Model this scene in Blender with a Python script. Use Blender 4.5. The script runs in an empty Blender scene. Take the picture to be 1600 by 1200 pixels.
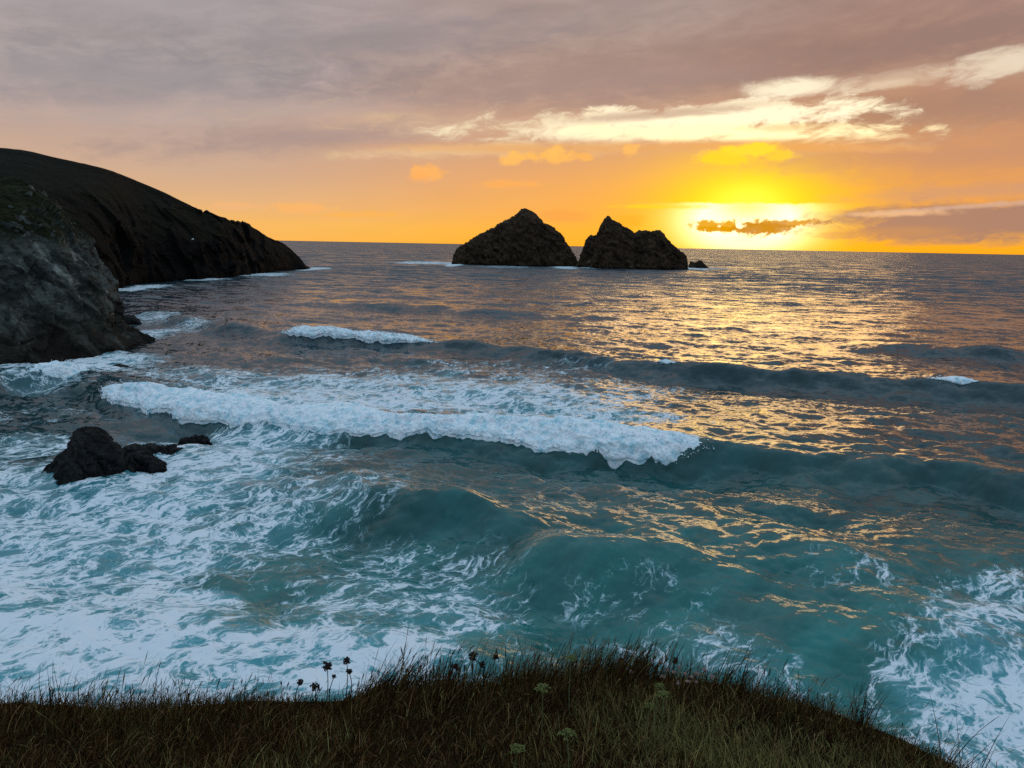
import bpy, bmesh, math, random
import numpy as np
from mathutils import Vector, Matrix, Euler

SC = bpy.context.scene
COL = SC.collection
R = math.radians
rng = np.random.default_rng(7)
random.seed(7)

# ------------------------------------------------------------------ camera
CAM_H = 15.0
F = 1208.0                       # focal length in the photograph's own pixels (1600 wide)
cam_d = bpy.data.cameras.new('camera')
cam = bpy.data.objects.new('camera', cam_d)
COL.objects.link(cam)
cam_d.sensor_width = 36.0
cam_d.lens = 36.0 * F / 1600.0
cam_d.clip_start = 0.05
cam_d.clip_end = 100000.0
CAM_ROT = Matrix.Rotation(R(90 - 10.2), 4, 'X') @ Matrix.Rotation(R(1.1), 4, 'Z')
cam.matrix_world = Matrix.Translation((0, 0, CAM_H)) @ CAM_ROT
SC.camera = cam

def ray(px, py):
    return (CAM_ROT.to_3x3() @ Vector(((px - 800) / F, -(py - 600) / F, -1.0))).normalized()
def on_z(px, py, z=0.0):
    d = ray(px, py); t = (z - CAM_H) / d.z
    return np.array((d.x * t, d.y * t, z))
def at_y(px, py, Y):
    d = ray(px, py); t = Y / d.y
    return np.array((d.x * t, Y, CAM_H + d.z * t))
def azel(px, py):
    d = ray(px, py)
    return math.degrees(math.atan2(d.x, d.y)), math.degrees(math.asin(d.z))

def lin(c):
    return tuple((v / 12.92 if v <= 0.04045 else ((v + 0.055) / 1.055) ** 2.4) for v in (x / 255 for x in c))

# ------------------------------------------------------------------ node helpers
class NT:
    def __init__(s, tree):
        s.t = tree; s.n = tree.nodes; s.l = tree.links
    def new(s, kind, **kw):
        nd = s.n.new(kind)
        for k, v in kw.items(): setattr(nd, k, v)
        return nd
    def put(s, sock, v):
        if v is None: return
        if hasattr(v, 'is_output'): s.l.new(v, sock)
        elif isinstance(v, (tuple, list)) and len(v) == 3 and sock.type == 'RGBA': sock.default_value = (*v, 1)
        else: sock.default_value = v
    def m(s, op, a, b=None, c=None, clamp=False):
        nd = s.new('ShaderNodeMath', operation=op, use_clamp=clamp)
        for k, v in enumerate((a, b, c)): s.put(nd.inputs[k], v)
        return nd.outputs[0]
    def v(s, op, a, b=None, scale=None):
        nd = s.new('ShaderNodeVectorMath', operation=op)
        s.put(nd.inputs[0], a); s.put(nd.inputs[1], b)
        if scale is not None: s.put(nd.inputs['Scale'], scale)
        return nd.outputs['Value'] if op in ('LENGTH', 'DOT_PRODUCT', 'DISTANCE') else nd.outputs[0]
    def xyz(s, x=0.0, y=0.0, z=0.0):
        nd = s.new('ShaderNodeCombineXYZ')
        for k, v in enumerate((x, y, z)): s.put(nd.inputs[k], v)
        return nd.outputs[0]
    def sep(s, v):
        nd = s.new('ShaderNodeSeparateXYZ'); s.put(nd.inputs[0], v)
        return nd.outputs[0], nd.outputs[1], nd.outputs[2]
    def noise(s, vec, scale=1.0, detail=4.0, rough=0.55, dist=0.0, dim='3D', color=False):
        nd = s.new('ShaderNodeTexNoise', noise_dimensions=dim)
        s.put(nd.inputs['Vector'], vec); s.put(nd.inputs['Scale'], scale)
        s.put(nd.inputs['Detail'], detail); s.put(nd.inputs['Roughness'], rough); s.put(nd.inputs['Distortion'], dist)
        return nd.outputs['Color'] if color else nd.outputs[0]
    def voro(s, vec, scale=1.0, feature='DISTANCE_TO_EDGE', dim='3D'):
        nd = s.new('ShaderNodeTexVoronoi', feature=feature, voronoi_dimensions=dim)
        s.put(nd.inputs['Vector'], vec); s.put(nd.inputs['Scale'], scale)
        return nd.outputs['Distance']
    def rng(s, v, a, b, lo=0.0, hi=1.0, smooth=True):
        nd = s.new('ShaderNodeMapRange', interpolation_type='SMOOTHSTEP' if smooth else 'LINEAR')
        for k, x in zip(('Value', 'From Min', 'From Max', 'To Min', 'To Max'), (v, a, b, lo, hi)): s.put(nd.inputs[k], x)
        return nd.outputs[0]
    def mix(s, f, a, b, blend='MIX'):
        nd = s.new('ShaderNodeMix', data_type='RGBA', blend_type=blend)
        s.put(nd.inputs[0], f); s.put(nd.inputs[6], a); s.put(nd.inputs[7], b)
        return nd.outputs[2]
    def ramp(s, f, stops):
        nd = s.new('ShaderNodeValToRGB'); s.put(nd.inputs[0], f)
        e = nd.color_ramp.elements
        while len(e) < len(stops): e.new(0.5)
        for k, (p, c) in enumerate(stops):
            e[k].position = p; e[k].color = (*c, 1) if len(c) == 3 else c
        return nd.outputs[0]
    def attr(s, name):
        return s.new('ShaderNodeAttribute', attribute_name=name)
    def hsv(s, col, v):
        nd = s.new('ShaderNodeHueSaturation'); s.put(nd.inputs['Color'], col); s.put(nd.inputs['Value'], v)
        return nd.outputs[0]

def material(name):
    mt = bpy.data.materials.new(name); mt.use_nodes = True
    mt.node_tree.nodes.clear()
    t = NT(mt.node_tree)
    out = t.new('ShaderNodeOutputMaterial')
    return mt, t, out
def principled(t, **kw):
    b = t.new('ShaderNodeBsdfPrincipled')
    for k, v in kw.items(): t.put(b.inputs[k.replace('_', ' ')], v)
    return b

# ------------------------------------------------------------------ world: sunset sky with procedural cloud
SUN_AZ, SUN_EL = azel(1165, 352)
world = bpy.data.worlds.new('World'); SC.world = world
world.use_nodes = True
world.node_tree.nodes.clear()
W = NT(world.node_tree)
wout = W.new('ShaderNodeOutputWorld'); bg = W.new('ShaderNodeBackground')
W.l.new(bg.outputs[0], wout.inputs[0])
dirv = W.new('ShaderNodeTexCoord').outputs['Generated']
dx, dy, dz = W.sep(dirv)
AZ = W.m('MULTIPLY', W.m('ARCTAN2', dx, dy), 57.29578)
EL = W.m('MULTIPLY', W.m('ARCSINE', dz), 57.29578)
ELP = W.m('MAXIMUM', EL, 0.0)
T = W.m('POWER', W.m('DIVIDE', ELP, 90.0), 0.5)
def tt(el): return math.sqrt(max(el, 0) / 90)
def sky_ramp(stops): return W.ramp(T, [(tt(e), lin(c) if max(c) > 3 else c) for e, c in stops])
ZEN = (0.53, 0.74, 0.95); HI = (0.47, 0.60, 0.72)
rl = sky_ramp([(0, (250, 182, 88)), (1.2, (246, 186, 104)), (2.6, (228, 180, 130)), (4.5, (208, 172, 145)), (7, (190, 164, 152)), (10, (178, 162, 158)), (13, (168, 157, 158)), (18, (160, 153, 158)), (24, (157, 152, 159)), (38, HI), (60, ZEN), (90, ZEN)])
rm = sky_ramp([(0, (255, 178, 34)), (1.0, (253, 186, 70)), (2.4, (243, 176, 96)), (4.5, (230, 168, 112)), (7.5, (204, 158, 130)), (11, (184, 154, 140)), (15, (172, 150, 142)), (20, (164, 146, 142)), (25, (157, 144, 144)), (38, HI), (60, ZEN), (90, ZEN)])
rr = sky_ramp([(0, (255, 170, 20)), (1.0, (255, 176, 40)), (2.5, (236, 160, 84)), (5, (222, 154, 96)), (8, (204, 148, 112)), (11, (178, 138, 118)), (15, (162, 130, 118)), (20, (152, 124, 114)), (25, (146, 122, 116)), (38, HI), (60, ZEN), (90, ZEN)])
base = W.mix(W.rng(AZ, -24, 4), rl, rm)
base = W.mix(W.rng(AZ, 8, 26), base, rr)
# the rest of the dome, away from the sun, is dim blue-grey cloud near the horizon
AAZ = W.m('ABSOLUTE', AZ)
back = W.ramp(T, [(0, (0.17, 0.19, 0.23)), (tt(15), (0.23, 0.29, 0.37)), (tt(40), (0.34, 0.48, 0.64)), (tt(60), ZEN), (1, ZEN)])
base = W.mix(W.rng(AAZ, 45, 110), base, back)
# soft banks
tilt = W.m('SUBTRACT', EL, W.m('MULTIPLY', AZ, 0.10))
cv = W.xyz(W.m('MULTIPLY', AZ, 0.05), W.m('MULTIPLY', tilt, 0.26), 0.0)
wob = W.noise(cv, 1.0, 5, 0.55, 0.6)
wob2 = W.noise(W.v('ADD', cv, (7.3, 2.1, 0)), 2.6, 6, 0.6, 0.8)
fade_hi = W.rng(ELP, 4, 12)
bank = W.m('ADD', W.m('MULTIPLY', W.m('SUBTRACT', wob, 0.5), 0.60), W.m('MULTIPLY', W.m('SUBTRACT', wob2, 0.5), 0.52))
bankf = W.m('ADD', 1.0, W.m('MULTIPLY', bank, W.m('ADD', 0.15, W.m('MULTIPLY', fade_hi, 0.85))))
base = W.v('MULTIPLY', base, W.xyz(bankf, bankf, bankf))
# sun glow in the thin cloud
ddx = W.m('SUBTRACT', AZ, SUN_AZ); ddy = W.m('SUBTRACT', EL, SUN_EL)
def gauss(sx, sy, oy=0.0, ox=0.0):
    a = W.m('POWER', W.m('DIVIDE', W.m('SUBTRACT', ddx, ox), sx), 2.0)
    b = W.m('POWER', W.m('DIVIDE', W.m('SUBTRACT', ddy, oy), sy), 2.0)
    return W.m('EXPONENT', W.m('MULTIPLY', W.m('ADD', a, b), -1.0))
sky = base
sky = W.mix(W.m('MULTIPLY', gauss(17, 4.6, 0.0, -1), 0.62), sky, lin((255, 170, 36)))
sky = W.mix(W.m('MULTIPLY', gauss(8.0, 4.2, 0.4), 0.75), sky, (1.05, 0.50, 0.0))
sky = W.mix(W.m('MULTIPLY', gauss(5.2, 3.3, 0.8), 1.15, clamp=True), sky, (1.15, 0.80, 0.0))
# ragged edge noise shared by the clouds
warp = W.v('SUBTRACT', W.noise(W.xyz(W.m('MULTIPLY', AZ, 0.22), W.m('MULTIPLY', EL, 0.5), 5.0), 1.0, 3, 0.5, color=True), (0.5, 0.5, 0.5))
n_a = W.noise(W.v('ADD', W.xyz(W.m('MULTIPLY', AZ, 0.28), W.m('MULTIPLY', tilt, 0.85), 0.0), W.v('SCALE', warp, scale=1.6)), 1.0, 9, 0.66)
n_b = W.noise(W.v('ADD', W.xyz(W.m('MULTIPLY', AZ, 0.85), W.m('MULTIPLY', EL, 1.5), 3.0), W.v('SCALE', warp, scale=1.5)), 1.0, 7, 0.66)
n_c = W.noise(W.v('ADD', W.xyz(W.m('MULTIPLY', AZ, 1.9), W.m('MULTIPLY', EL, 2.6), 8.0), W.v('SCALE', warp, scale=1.5)), 1.0, 6, 0.68)
def cloud(sky, px, py, rx, ry, col, soft=0.35, amt=1.6, op=1.0, rot=0.0, n=None):
    """one bank or gap of cloud: an ellipse of the sky (direction and angular size) with a ragged edge"""
    a, e = azel(px, py); k = 57.3 / F
    w, h = rx * k, ry * k
    u = W.m('SUBTRACT', AZ, a); v = W.m('SUBTRACT', EL, e)
    c, s = math.cos(R(rot)), math.sin(R(rot))
    u2 = W.m('ADD', W.m('MULTIPLY', u, c / w), W.m('MULTIPLY', v, s / w))
    v2 = W.m('ADD', W.m('MULTIPLY', u, -s / h), W.m('MULTIPLY', v, c / h))
    r = W.m('SQRT', W.m('ADD', W.m('MULTIPLY', u2, u2), W.m('MULTIPLY', v2, v2)))
    r = W.m('ADD', r, W.m('MULTIPLY', W.m('SUBTRACT', n if n is not None else n_a, 0.5), amt))
    mask = W.rng(r, 1 + soft, 1 - soft)
    if op != 1.0: mask = W.m('MULTIPLY', mask, op)
    return W.mix(mask, sky, col)
G = lambda *c: lin(c)
# shade banks of the upper deck
sky = cloud(sky, 1150, 95, 420, 40, G(150, 120, 110), 0.9, 3.4, 0.55, 4)
sky = cloud(sky, 1480, 60, 300, 22, G(146, 118, 110), 0.9, 3.4, 0.6, 5)
sky = cloud(sky, 850, 135, 240, 20, G(166, 140, 132), 0.9, 4.0, 0.6, 3)
sky = cloud(sky, 1500, 170, 190, 26, G(160, 126, 110), 0.8, 2.6, 0.65, 2)
sky = cloud(sky, 1480, 240, 200, 26, G(190, 140, 116), 0.9, 2.6, 0.55, 0)
sky = cloud(sky, 500, 215, 230, 16, G(164, 142, 138), 0.9, 4.0, 0.65, 6)
sky = cloud(sky, 180, 120, 300, 34, G(138, 136, 144), 0.9, 3.6, 0.55, 4)
sky = cloud(sky, 560, 60, 300, 24, G(142, 134, 138), 0.9, 3.6, 0.55, 5)
sky = cloud(sky, 330, 175, 200, 10, G(190, 168, 160), 0.9, 4.0, 0.5, 6)
# bright gaps in the upper bank
sky = cloud(sky, 960, 208, 300, 20, G(222, 186, 150), 0.8, 4.2, 0.8, -1)
sky = cloud(sky, 1000, 198, 200, 17, G(255, 238, 200), 0.6, 4.4, 0.95, 2)
sky = cloud(sky, 1130, 184, 165, 19, (1.15, 1.0, 0.68), 0.5, 4.0, 1.0, 2)
sky = cloud(sky, 1150, 207, 185, 12, (1.3, 1.1, 0.60), 0.5, 3.4, 1.0, -1)
sky = cloud(sky, 1240, 138, 60, 11, (1.05, 0.92, 0.66), 0.6, 2.6, 0.95, 1)
sky = cloud(sky, 1430, 120, 85, 9, G(222, 194, 166), 1.0, 5.4, 0.6, 4)
sky = cloud(sky, 1570, 96, 66, 12, G(238, 220, 194), 0.9, 4.8, 0.85, 12)
sky = cloud(sky, 1415, 131, 50, 5, G(240, 218, 184), 0.7, 3.4, 0.5, 2)
sky = cloud(sky, 740, 234, 170, 8, G(236, 200, 152), 0.8, 4.2, 0.75, 3)
sky = cloud(sky, 1040, 178, 110, 6, G(190, 156, 134), 0.7, 3.4, 0.75, 4)
sky = cloud(sky, 1230, 200, 60, 5, G(236, 200, 140), 0.7, 3.4, 0.6, 0)
# level base of the deck below the gap
sky = cloud(sky, 950, 231, 290, 7, G(232, 166, 96), 0.8, 2.4, 0.7, 1)
sky = cloud(sky, 1240, 230, 130, 6, G(240, 168, 84), 0.8, 2.4, 0.6, -2)
# small lit cumulus
for px, py, rx, ry, c in ((665, 270, 21, 11, (255, 180, 96)), (655, 276, 14, 6, (252, 176, 96)), (803, 248, 17, 9, (255, 190, 96)), (866, 245, 40, 8, (255, 188, 92)), (868, 236, 12, 8, (255, 192, 96)),
                          (912, 244, 18, 6, (250, 180, 92)), (986, 235, 13, 8, (255, 188, 98)), (795, 288, 45, 5, (250, 174, 92)),
                          (470, 325, 46, 7, (250, 182, 106)), (368, 322, 40, 5, (240, 182, 124)), (560, 335, 60, 4, (250, 180, 90))):
    sky = cloud(sky, px, py, rx, ry, lin(c), 0.45, 2.9, 0.9, 2, n_b)
sky = cloud(sky, 1135, 246, 40, 11, (1.1, 0.68, 0.02), 0.4, 2.6, 0.95, 0, n_b)
sky = cloud(sky, 1178, 234, 34, 9, (1.15, 0.74, 0.03), 0.4, 2.8, 0.95, 4, n_b)
sky = cloud(sky, 1220, 243, 20, 7, (1.1, 0.66, 0.03), 0.4, 2.6, 0.85, 4, n_b)
# the white-hot break round the sun: a flat-topped gap, brightest in its middle, and the dome of glare over it
a_, top_el = azel(1165, 318)
e_n = W.m('ADD', EL, W.m('MULTIPLY', W.m('SUBTRACT', n_b, 0.5), 0.5))
hot = W.m('MULTIPLY', gauss(3.3, 2.6, 0.0), W.rng(e_n, top_el + 0.12, top_el - 0.12))
sky = W.mix(W.m('MINIMUM', W.m('MULTIPLY', hot, 1.0), 1.0), sky, (1.35, 1.02, 0.10))
sky = W.mix(W.m('MINIMUM', W.m('MULTIPLY', W.m('MULTIPLY', gauss(3.1, 1.5, 0.35), W.rng(e_n, top_el + 0.12, top_el - 0.12)), 2.6), 1.0), sky, (1.9, 1.7, 1.0))
sky = W.mix(W.m('MULTIPLY', gauss(2.4, 1.3, 1.5), 0.8), sky, (1.4, 1.15, 0.08))
sky = W.mix(W.m('MULTIPLY', gauss(2.6, 0.5, -1.05), 0.95), sky, (1.7, 1.45, 0.65))
# dark bar of cloud across the sun, and the long grey bank to the right
sky = cloud(sky, 1225, 349, 52, 5, (0.66, 0.30, 0.01), 0.4, 3.4, 0.95, 2, n_c)
sky = cloud(sky, 1104, 352, 21, 8, (0.72, 0.34, 0.00), 0.35, 3.2, 0.97, 0, n_c)
sky = cloud(sky, 1137, 353, 13, 9, (0.72, 0.34, 0.00), 0.35, 3.0, 0.97, 0, n_c)
sky = cloud(sky, 1122, 358, 30, 4, (0.66, 0.30, 0.00), 0.35, 2.6, 0.97, 0, n_c)
sky = cloud(sky, 1184, 357, 28, 10, (0.52, 0.22, 0.01), 0.35, 2.8, 0.97, 0, n_c)
sky = cloud(sky, 1213, 358, 26, 6, (0.55, 0.24, 0.01), 0.4, 3.0, 0.95, 0, n_c)
sky = cloud(sky, 1530, 346, 200, 25, G(164, 126, 110), 0.4, 2.0, 0.95, 2.2)
sky = cloud(sky, 1370, 364, 90, 7, G(206, 146, 84), 0.7, 2.4, 0.5, 1)
sky = cloud(sky, 1410, 333, 50, 4, G(240, 190, 140), 0.7, 2.8, 0.8, 2, n_b)
sky = cloud(sky, 1520, 322, 90, 3, G(216, 176, 150), 0.7, 2.6, 0.7, 4, n_b)
sky = cloud(sky, 1520, 300, 120, 9, G(196, 150, 124), 0.9, 2.6, 0.6, 3)
sky = cloud(sky, 880, 338, 34, 9, G(244, 160, 76), 0.6, 2.0, 0.6, 0, n_b)
sky = cloud(sky, 985, 345, 20, 9, G(250, 172, 40), 0.6, 2.0, 0.6, 0, n_b)
sky = cloud(sky, 1030, 323, 60, 3, G(255, 214, 30), 0.7, 2.0, 0.7, 0, n_b)
# below the horizon: dark water far out
sky = W.mix(W.rng(EL, -0.05, -1.5), sky, (0.05, 0.06, 0.07))
nish = W.new('ShaderNodeTexSky', sky_type='NISHITA')
nish.sun_disc = False; nish.sun_elevation = R(max(SUN_EL, 1.0)); nish.sun_rotation = R(SUN_AZ); nish.altitude = 10
sky = W.v('ADD', sky, W.v('SCALE', nish.outputs[0], scale=0.004))
W.put(bg.inputs[0], sky); bg.inputs[1].default_value = 1.0

# ------------------------------------------------------------------ sun (veiled, just over the sea)
sd = bpy.data.lights.new('sun', 'SUN'); so = bpy.data.objects.new('sun', sd); COL.objects.link(so)
sd.energy = 0.19; sd.angle = R(21.0); sd.color = (1.0, 0.60, 0.24)
LAMP_EL = SUN_EL + 4.5              # the light comes from the whole glowing break, whose middle is above the disc
sv = Vector((math.sin(R(SUN_AZ)) * math.cos(R(LAMP_EL)), math.cos(R(SUN_AZ)) * math.cos(R(LAMP_EL)), math.sin(R(LAMP_EL))))
so.rotation_euler = sv.to_track_quat('Z', 'Y').to_euler(); so.location = sv * 400
SC.view_settings.view_transform = 'Standard'; SC.view_settings.look = 'None'
SC.view_settings.exposure = 0.0; SC.view_settings.gamma = 1.0
SC.render.engine = 'CYCLES'
SC.cycles.max_bounces = 5; SC.cycles.diffuse_bounces = 2; SC.cycles.glossy_bounces = 3
SC.cycles.transparent_max_bounces = 12; SC.cycles.caustics_reflective = False; SC.cycles.caustics_refractive = False
SC.cycles.sample_clamp_indirect = 4.0; SC.cycles.use_denoising = False

# ------------------------------------------------------------------ numeric helpers
_perm = np.random.default_rng(3).permutation(256).astype(np.int64)
_perm = np.concatenate([_perm, _perm, _perm])
_gr = np.random.default_rng(4).normal(size=(256, 3)); _gr /= np.linalg.norm(_gr, axis=1)[:, None]
def perlin(x, y, z):
    x, y, z = np.broadcast_arrays(x, y, z)
    xi, yi, zi = np.floor(x).astype(np.int64), np.floor(y).astype(np.int64), np.floor(z).astype(np.int64)
    fx, fy, fz = x - xi, y - yi, z - zi
    u, v, w = (f * f * f * (f * (f * 6 - 15) + 10) for f in (fx, fy, fz))
    def g(a, b, c):
        h = _perm[_perm[_perm[(xi + a) & 255] + ((yi + b) & 255)] + ((zi + c) & 255)]
        G_ = _gr[h]
        return G_[..., 0] * (fx - a) + G_[..., 1] * (fy - b) + G_[..., 2] * (fz - c)
    L = lambda a, b, t: a + (b - a) * t
    return L(L(L(g(0,0,0), g(1,0,0), u), L(g(0,1,0), g(1,1,0), u), v), L(L(g(0,0,1), g(1,0,1), u), L(g(0,1,1), g(1,1,1), u), v), w) * 1.5
def fbm(x, y, z, oct=5, gain=0.5, lac=2.03, ridged=False):
    s = 0; a = 1.0; tot = 0
    for k in range(oct):
        n = perlin(x + 17.1 * k, y - 9.7 * k, z + 3.3 * k)
        if ridged: n = 1 - 2 * np.abs(n)
        s = s + a * n; tot += a; a *= gain; x = x * lac; y = y * lac; z = z * lac
    return s / tot
def blocks(x, y, z, seed=0):
    """jointed rock: every cell of a random 3-D cell pattern gets its own offset and tilt"""
    P = np.stack([x, y, z], -1); B = np.floor(P).astype(np.int64)
    best = np.full(x.shape, 9.0); val = np.zeros(x.shape)
    for a in (-1, 0, 1):
        for b in (-1, 0, 1):
            for c in (-1, 0, 1):
                q = B + (a, b, c)
                h = _perm[_perm[_perm[(q[..., 0] + seed) & 255] + (q[..., 1] & 255)] + (q[..., 2] & 255)]
                ctr = q + 0.5 + 0.42 * _gr[h]
                dv = P - ctr; d = (dv ** 2).sum(-1)
                t_ = _gr[(h + 77) & 255]
                v = _gr[(h + 31) & 255][..., 0] * 0.9 + (dv * t_).sum(-1) * 0.9
                m = d < best; best = np.where(m, d, best); val = np.where(m, v, val)
    return val
def crags(x, y, z, freq, seed=0):
    """two sizes of tilted blocks, bedding dipping to one side"""
    c, s = math.cos(-0.85), math.sin(-0.85)
    u, w = x * c + z * s, -x * s + z * c
    wob = 0.5 * perlin(x * freq, y * freq, z * freq)
    return 0.62 * blocks(u * freq * 0.55 + wob, y * freq * 0.8, w * freq * 1.3 + wob, seed) + 0.34 * blocks(u * freq * 1.4, y * freq * 2.0 + wob, w * freq * 3.2 + wob, seed + 5) + 0.09 * blocks(u * freq * 3.6, y * freq * 4.4, w * freq * 7.5, seed + 9)
def sstep(a, b, x):
    t = np.clip((x - a) / (b - a), 0, 1); return t * t * (3 - 2 * t)

def mesh_obj(name, verts, faces, mat, parent=None, smooth=True, attrs=None):
    me = bpy.data.meshes.new(name)
    verts = np.asarray(verts, dtype=np.float32); faces = np.asarray(faces, dtype=np.int32)
    nf, k = faces.shape
    me.vertices.add(len(verts)); me.vertices.foreach_set('co', verts.ravel())
    me.loops.add(nf * k); me.loops.foreach_set('vertex_index', faces.ravel())
    me.polygons.add(nf); me.polygons.foreach_set('loop_start', np.arange(0, nf * k, k, dtype=np.int32))
    me.polygons.foreach_set('loop_total', np.full(nf, k, dtype=np.int32))
    me.update(calc_edges=True)
    me.polygons.foreach_set('use_smooth', np.full(nf, smooth, dtype=bool))
    for an, av in (attrs or {}).items():
        av = np.asarray(av, dtype=np.float32)
        if av.ndim == 1:
            a = me.attributes.new(an, 'FLOAT', 'POINT'); a.data.foreach_set('value', av)
        else:
            a = me.attributes.new(an, 'FLOAT_COLOR', 'POINT')
            a.data.foreach_set('color', np.concatenate([av, np.ones((len(av), 1), np.float32)], 1).ravel())
    me.materials.append(mat)
    me.validate()
    o = bpy.data.objects.new(name, me); COL.objects.link(o)
    if parent: o.parent = parent
    return o
def grid_faces(nu, nv, flip=False):
    i = np.arange(nu * nv).reshape(nu, nv)
    a, b, c, d = i[:-1, :-1].ravel(), i[1:, :-1].ravel(), i[1:, 1:].ravel(), i[:-1, 1:].ravel()
    return np.stack([a, d, c, b] if flip else [a, b, c, d], 1)
def tag(o, label=None, cat=None, group=None, kind=None):
    if label: o['label'] = label
    if cat: o['category'] = cat
    if group: o['group'] = group
    if kind: o['kind'] = kind
    return o
def empty(name, loc):
    o = bpy.data.objects.new(name, None); COL.objects.link(o); o.location = loc
    o.empty_display_size = 0.05
    return o

# ------------------------------------------------------------------ sea surface shape
def fft_tile(N, L, wind, lmin, lmax, seed, p=4.0, aniso=2.0):
    g = np.random.default_rng(seed)
    k1 = np.fft.fftfreq(N, L / N) * 2 * np.pi
    KX, KY = np.meshgrid(k1, k1, indexing='ij')
    K = np.hypot(KX, KY); K[0, 0] = 1
    ca = (KX * wind[0] + KY * wind[1]) / K
    S = K ** (-p) * np.abs(ca) ** aniso
    S *= np.exp(-(2 * np.pi / lmax / K) ** 4) * np.exp(-(K * lmin / (2 * np.pi)) ** 4)
    S[0, 0] = 0
    h = np.sqrt(S) * (g.normal(size=(N, N)) + 1j * g.normal(size=(N, N)))
    z = np.fft.ifft2(h); sc = 1 / np.std(z.real)
    dx_ = np.fft.ifft2(-1j * KX / K * h).real * sc
    dy_ = np.fft.ifft2(-1j * KY / K * h).real * sc
    return z.real * sc, dx_, dy_, L, N
def sample(tile, x, y, rot):
    z, dx_, dy_, L, N = tile
    c, s = math.cos(rot), math.sin(rot)
    u = ((x * c + y * s) / L * N); v = ((-x * s + y * c) / L * N)
    iu, iv = np.floor(u).astype(np.int64), np.floor(v).astype(np.int64)
    fu, fv = u - iu, v - iv
    i0, i1, j0, j1 = iu % N, (iu + 1) % N, iv % N, (iv + 1) % N
    def bl(A): return (A[i0, j0] * (1 - fu) + A[i1, j0] * fu) * (1 - fv) + (A[i0, j1] * (1 - fu) + A[i1, j1] * fu) * fv
    Z, DU, DV = bl(z), bl(dx_), bl(dy_)
    return Z, DU * c - DV * s, DU * s + DV * c
WIND = (-0.25, -0.97)
TILE_A = fft_tile(512, 173.0, WIND, 3.5, 34.0, 11, 3.6, 3.0)
TILE_B = fft_tile(512, 47.0, WIND, 0.35, 9.0, 12, 3.6, 1.4)

# swell crests: world polylines  y = yc(x), with height A(x)
class Crest:
    def __init__(s, pts, wf, wb, z):
        P = np.array([on_z(p[0], p[1], p[2]) for p in pts]); A = np.array([p[2] for p in pts])
        o = np.argsort(P[:, 0]); s.x, s.y, s.a = P[o, 0], P[o, 1], A[o]
        xs = np.linspace(s.x[0], s.x[-1], 400)
        ys = np.interp(xs, s.x, s.y); As = np.interp(xs, s.x, s.a)
        kr = np.hanning(41); kr /= kr.sum()
        ys = np.convolve(np.pad(ys, 20, 'reflect', reflect_type='odd'), kr, 'valid')
        s.xs, s.ys, s.As = xs, ys, As
        s.wf, s.wb = wf, wb
        s.slope = np.gradient(ys, xs)
    def d(s, x, y):
        xc = np.clip(x, s.xs[0], s.xs[-1])
        m = np.interp(xc, s.xs, s.slope)
        yc = np.interp(xc, s.xs, s.ys) + m * (x - xc)
        return (y - yc) / np.sqrt(1 + m * m)
    def h(s, x, y):
        a = np.interp(x, s.xs, s.As)
        a = a * sstep(s.xs[0] - 0.01, s.xs[0] + 5, x) * (1 - sstep(s.xs[-1] - 5, s.xs[-1] + 0.01, x)) if True else a
        dd = s.d(x, y) + 0.8 * perlin(x * 0.12, y * 0.12, s.wf) + 0.7 * perlin(x * 0.34, y * 0.34, s.wb)
        a = a * (1 + 0.35 * perlin(x * 0.16, y * 0.05, s.wf + 3))
        f = np.where(dd < 0, np.exp(-(dd / s.wf) ** 2), np.exp(-(dd / s.wb) ** 1.6 if False else -(np.abs(dd) / s.wb) ** 1.6))
        tr = -0.16 * np.exp(-((dd + s.wf * 2.6) / (s.wf * 1.6)) ** 2)
        return a * (f + tr)
W1 = Crest([(300, 505, .6), (380, 510, 1.2), (440, 514, 1.5), (560, 520, 1.5), (700, 529, 1.6), (820, 538, 1.7), (900, 549, 1.6), (1010, 559, 1.7), (1100, 569, 1.5), (1200, 575, 1.5), (1400, 584, 1.7), (1500, 589, 1.8), (1600, 598, 1.8), (1900, 625, 2.0), (2300, 665, 1.5)], 2.5, 8.0, 0)
W2 = Crest([(60, 588, .9), (150, 592, 1.4), (230, 608, 1.4), (300, 622, 1.3), (400, 634, 1.25), (520, 646, 1.25), (650, 656, 1.3), (800, 666, 1.4), (950, 676, 1.5), (1050, 679, 1.65), (1110, 682, 1.8), (1250, 690, 1.9), (1350, 700, 1.8), (1450, 716, 1.6), (1600, 736, 1.5), (1900, 790, 1.3), (2300, 860, 1.0)], 2.3, 7.0, 0)
W3 = Crest([(430, 770, .0), (530, 754, 1.0), (640, 760, 1.5), (720, 764, 1.75), (790, 782, 1.4), (880, 806, .7), (960, 820, 0)], 1.9, 3.4, 0)
W4 = Crest([(740, 868, 0), (820, 842, 1.0), (880, 828, 1.6), (940, 832, 1.5), (1020, 850, 1.2), (1150, 874, .7), (1300, 880, .5), (1450, 890, .2), (1560, 900, 0)], 2.0, 3.0, 0)
W5 = Crest([(1290, 543, 0), (1380, 538, 1.0), (1480, 539, 1.5), (1600, 545, 1.5), (1900, 560, 1.2)], 4.0, 9.0, 0)
W6 = Crest([(180, 480, 0), (240, 487, 1.0), (310, 497, 1.2), (370, 508, 1.0), (430, 520, 0)], 3.0, 6.0, 0)
W7 = Crest([(-300, 590, 1.5), (-60, 588, 1.5), (20, 577, 1.6), (90, 570, 1.6), (150, 574, 1.2), (200, 580, 0)], 2.2, 4.5, 0)
W8 = Crest([(430, 474, 0), (520, 470, 1.2), (650, 474, 1.4), (760, 482, 1.2), (900, 490, 0)], 5.0, 9.0, 0)
CRESTS = [W1, W2, W3, W4, W5, W6, W7, W8]

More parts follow.
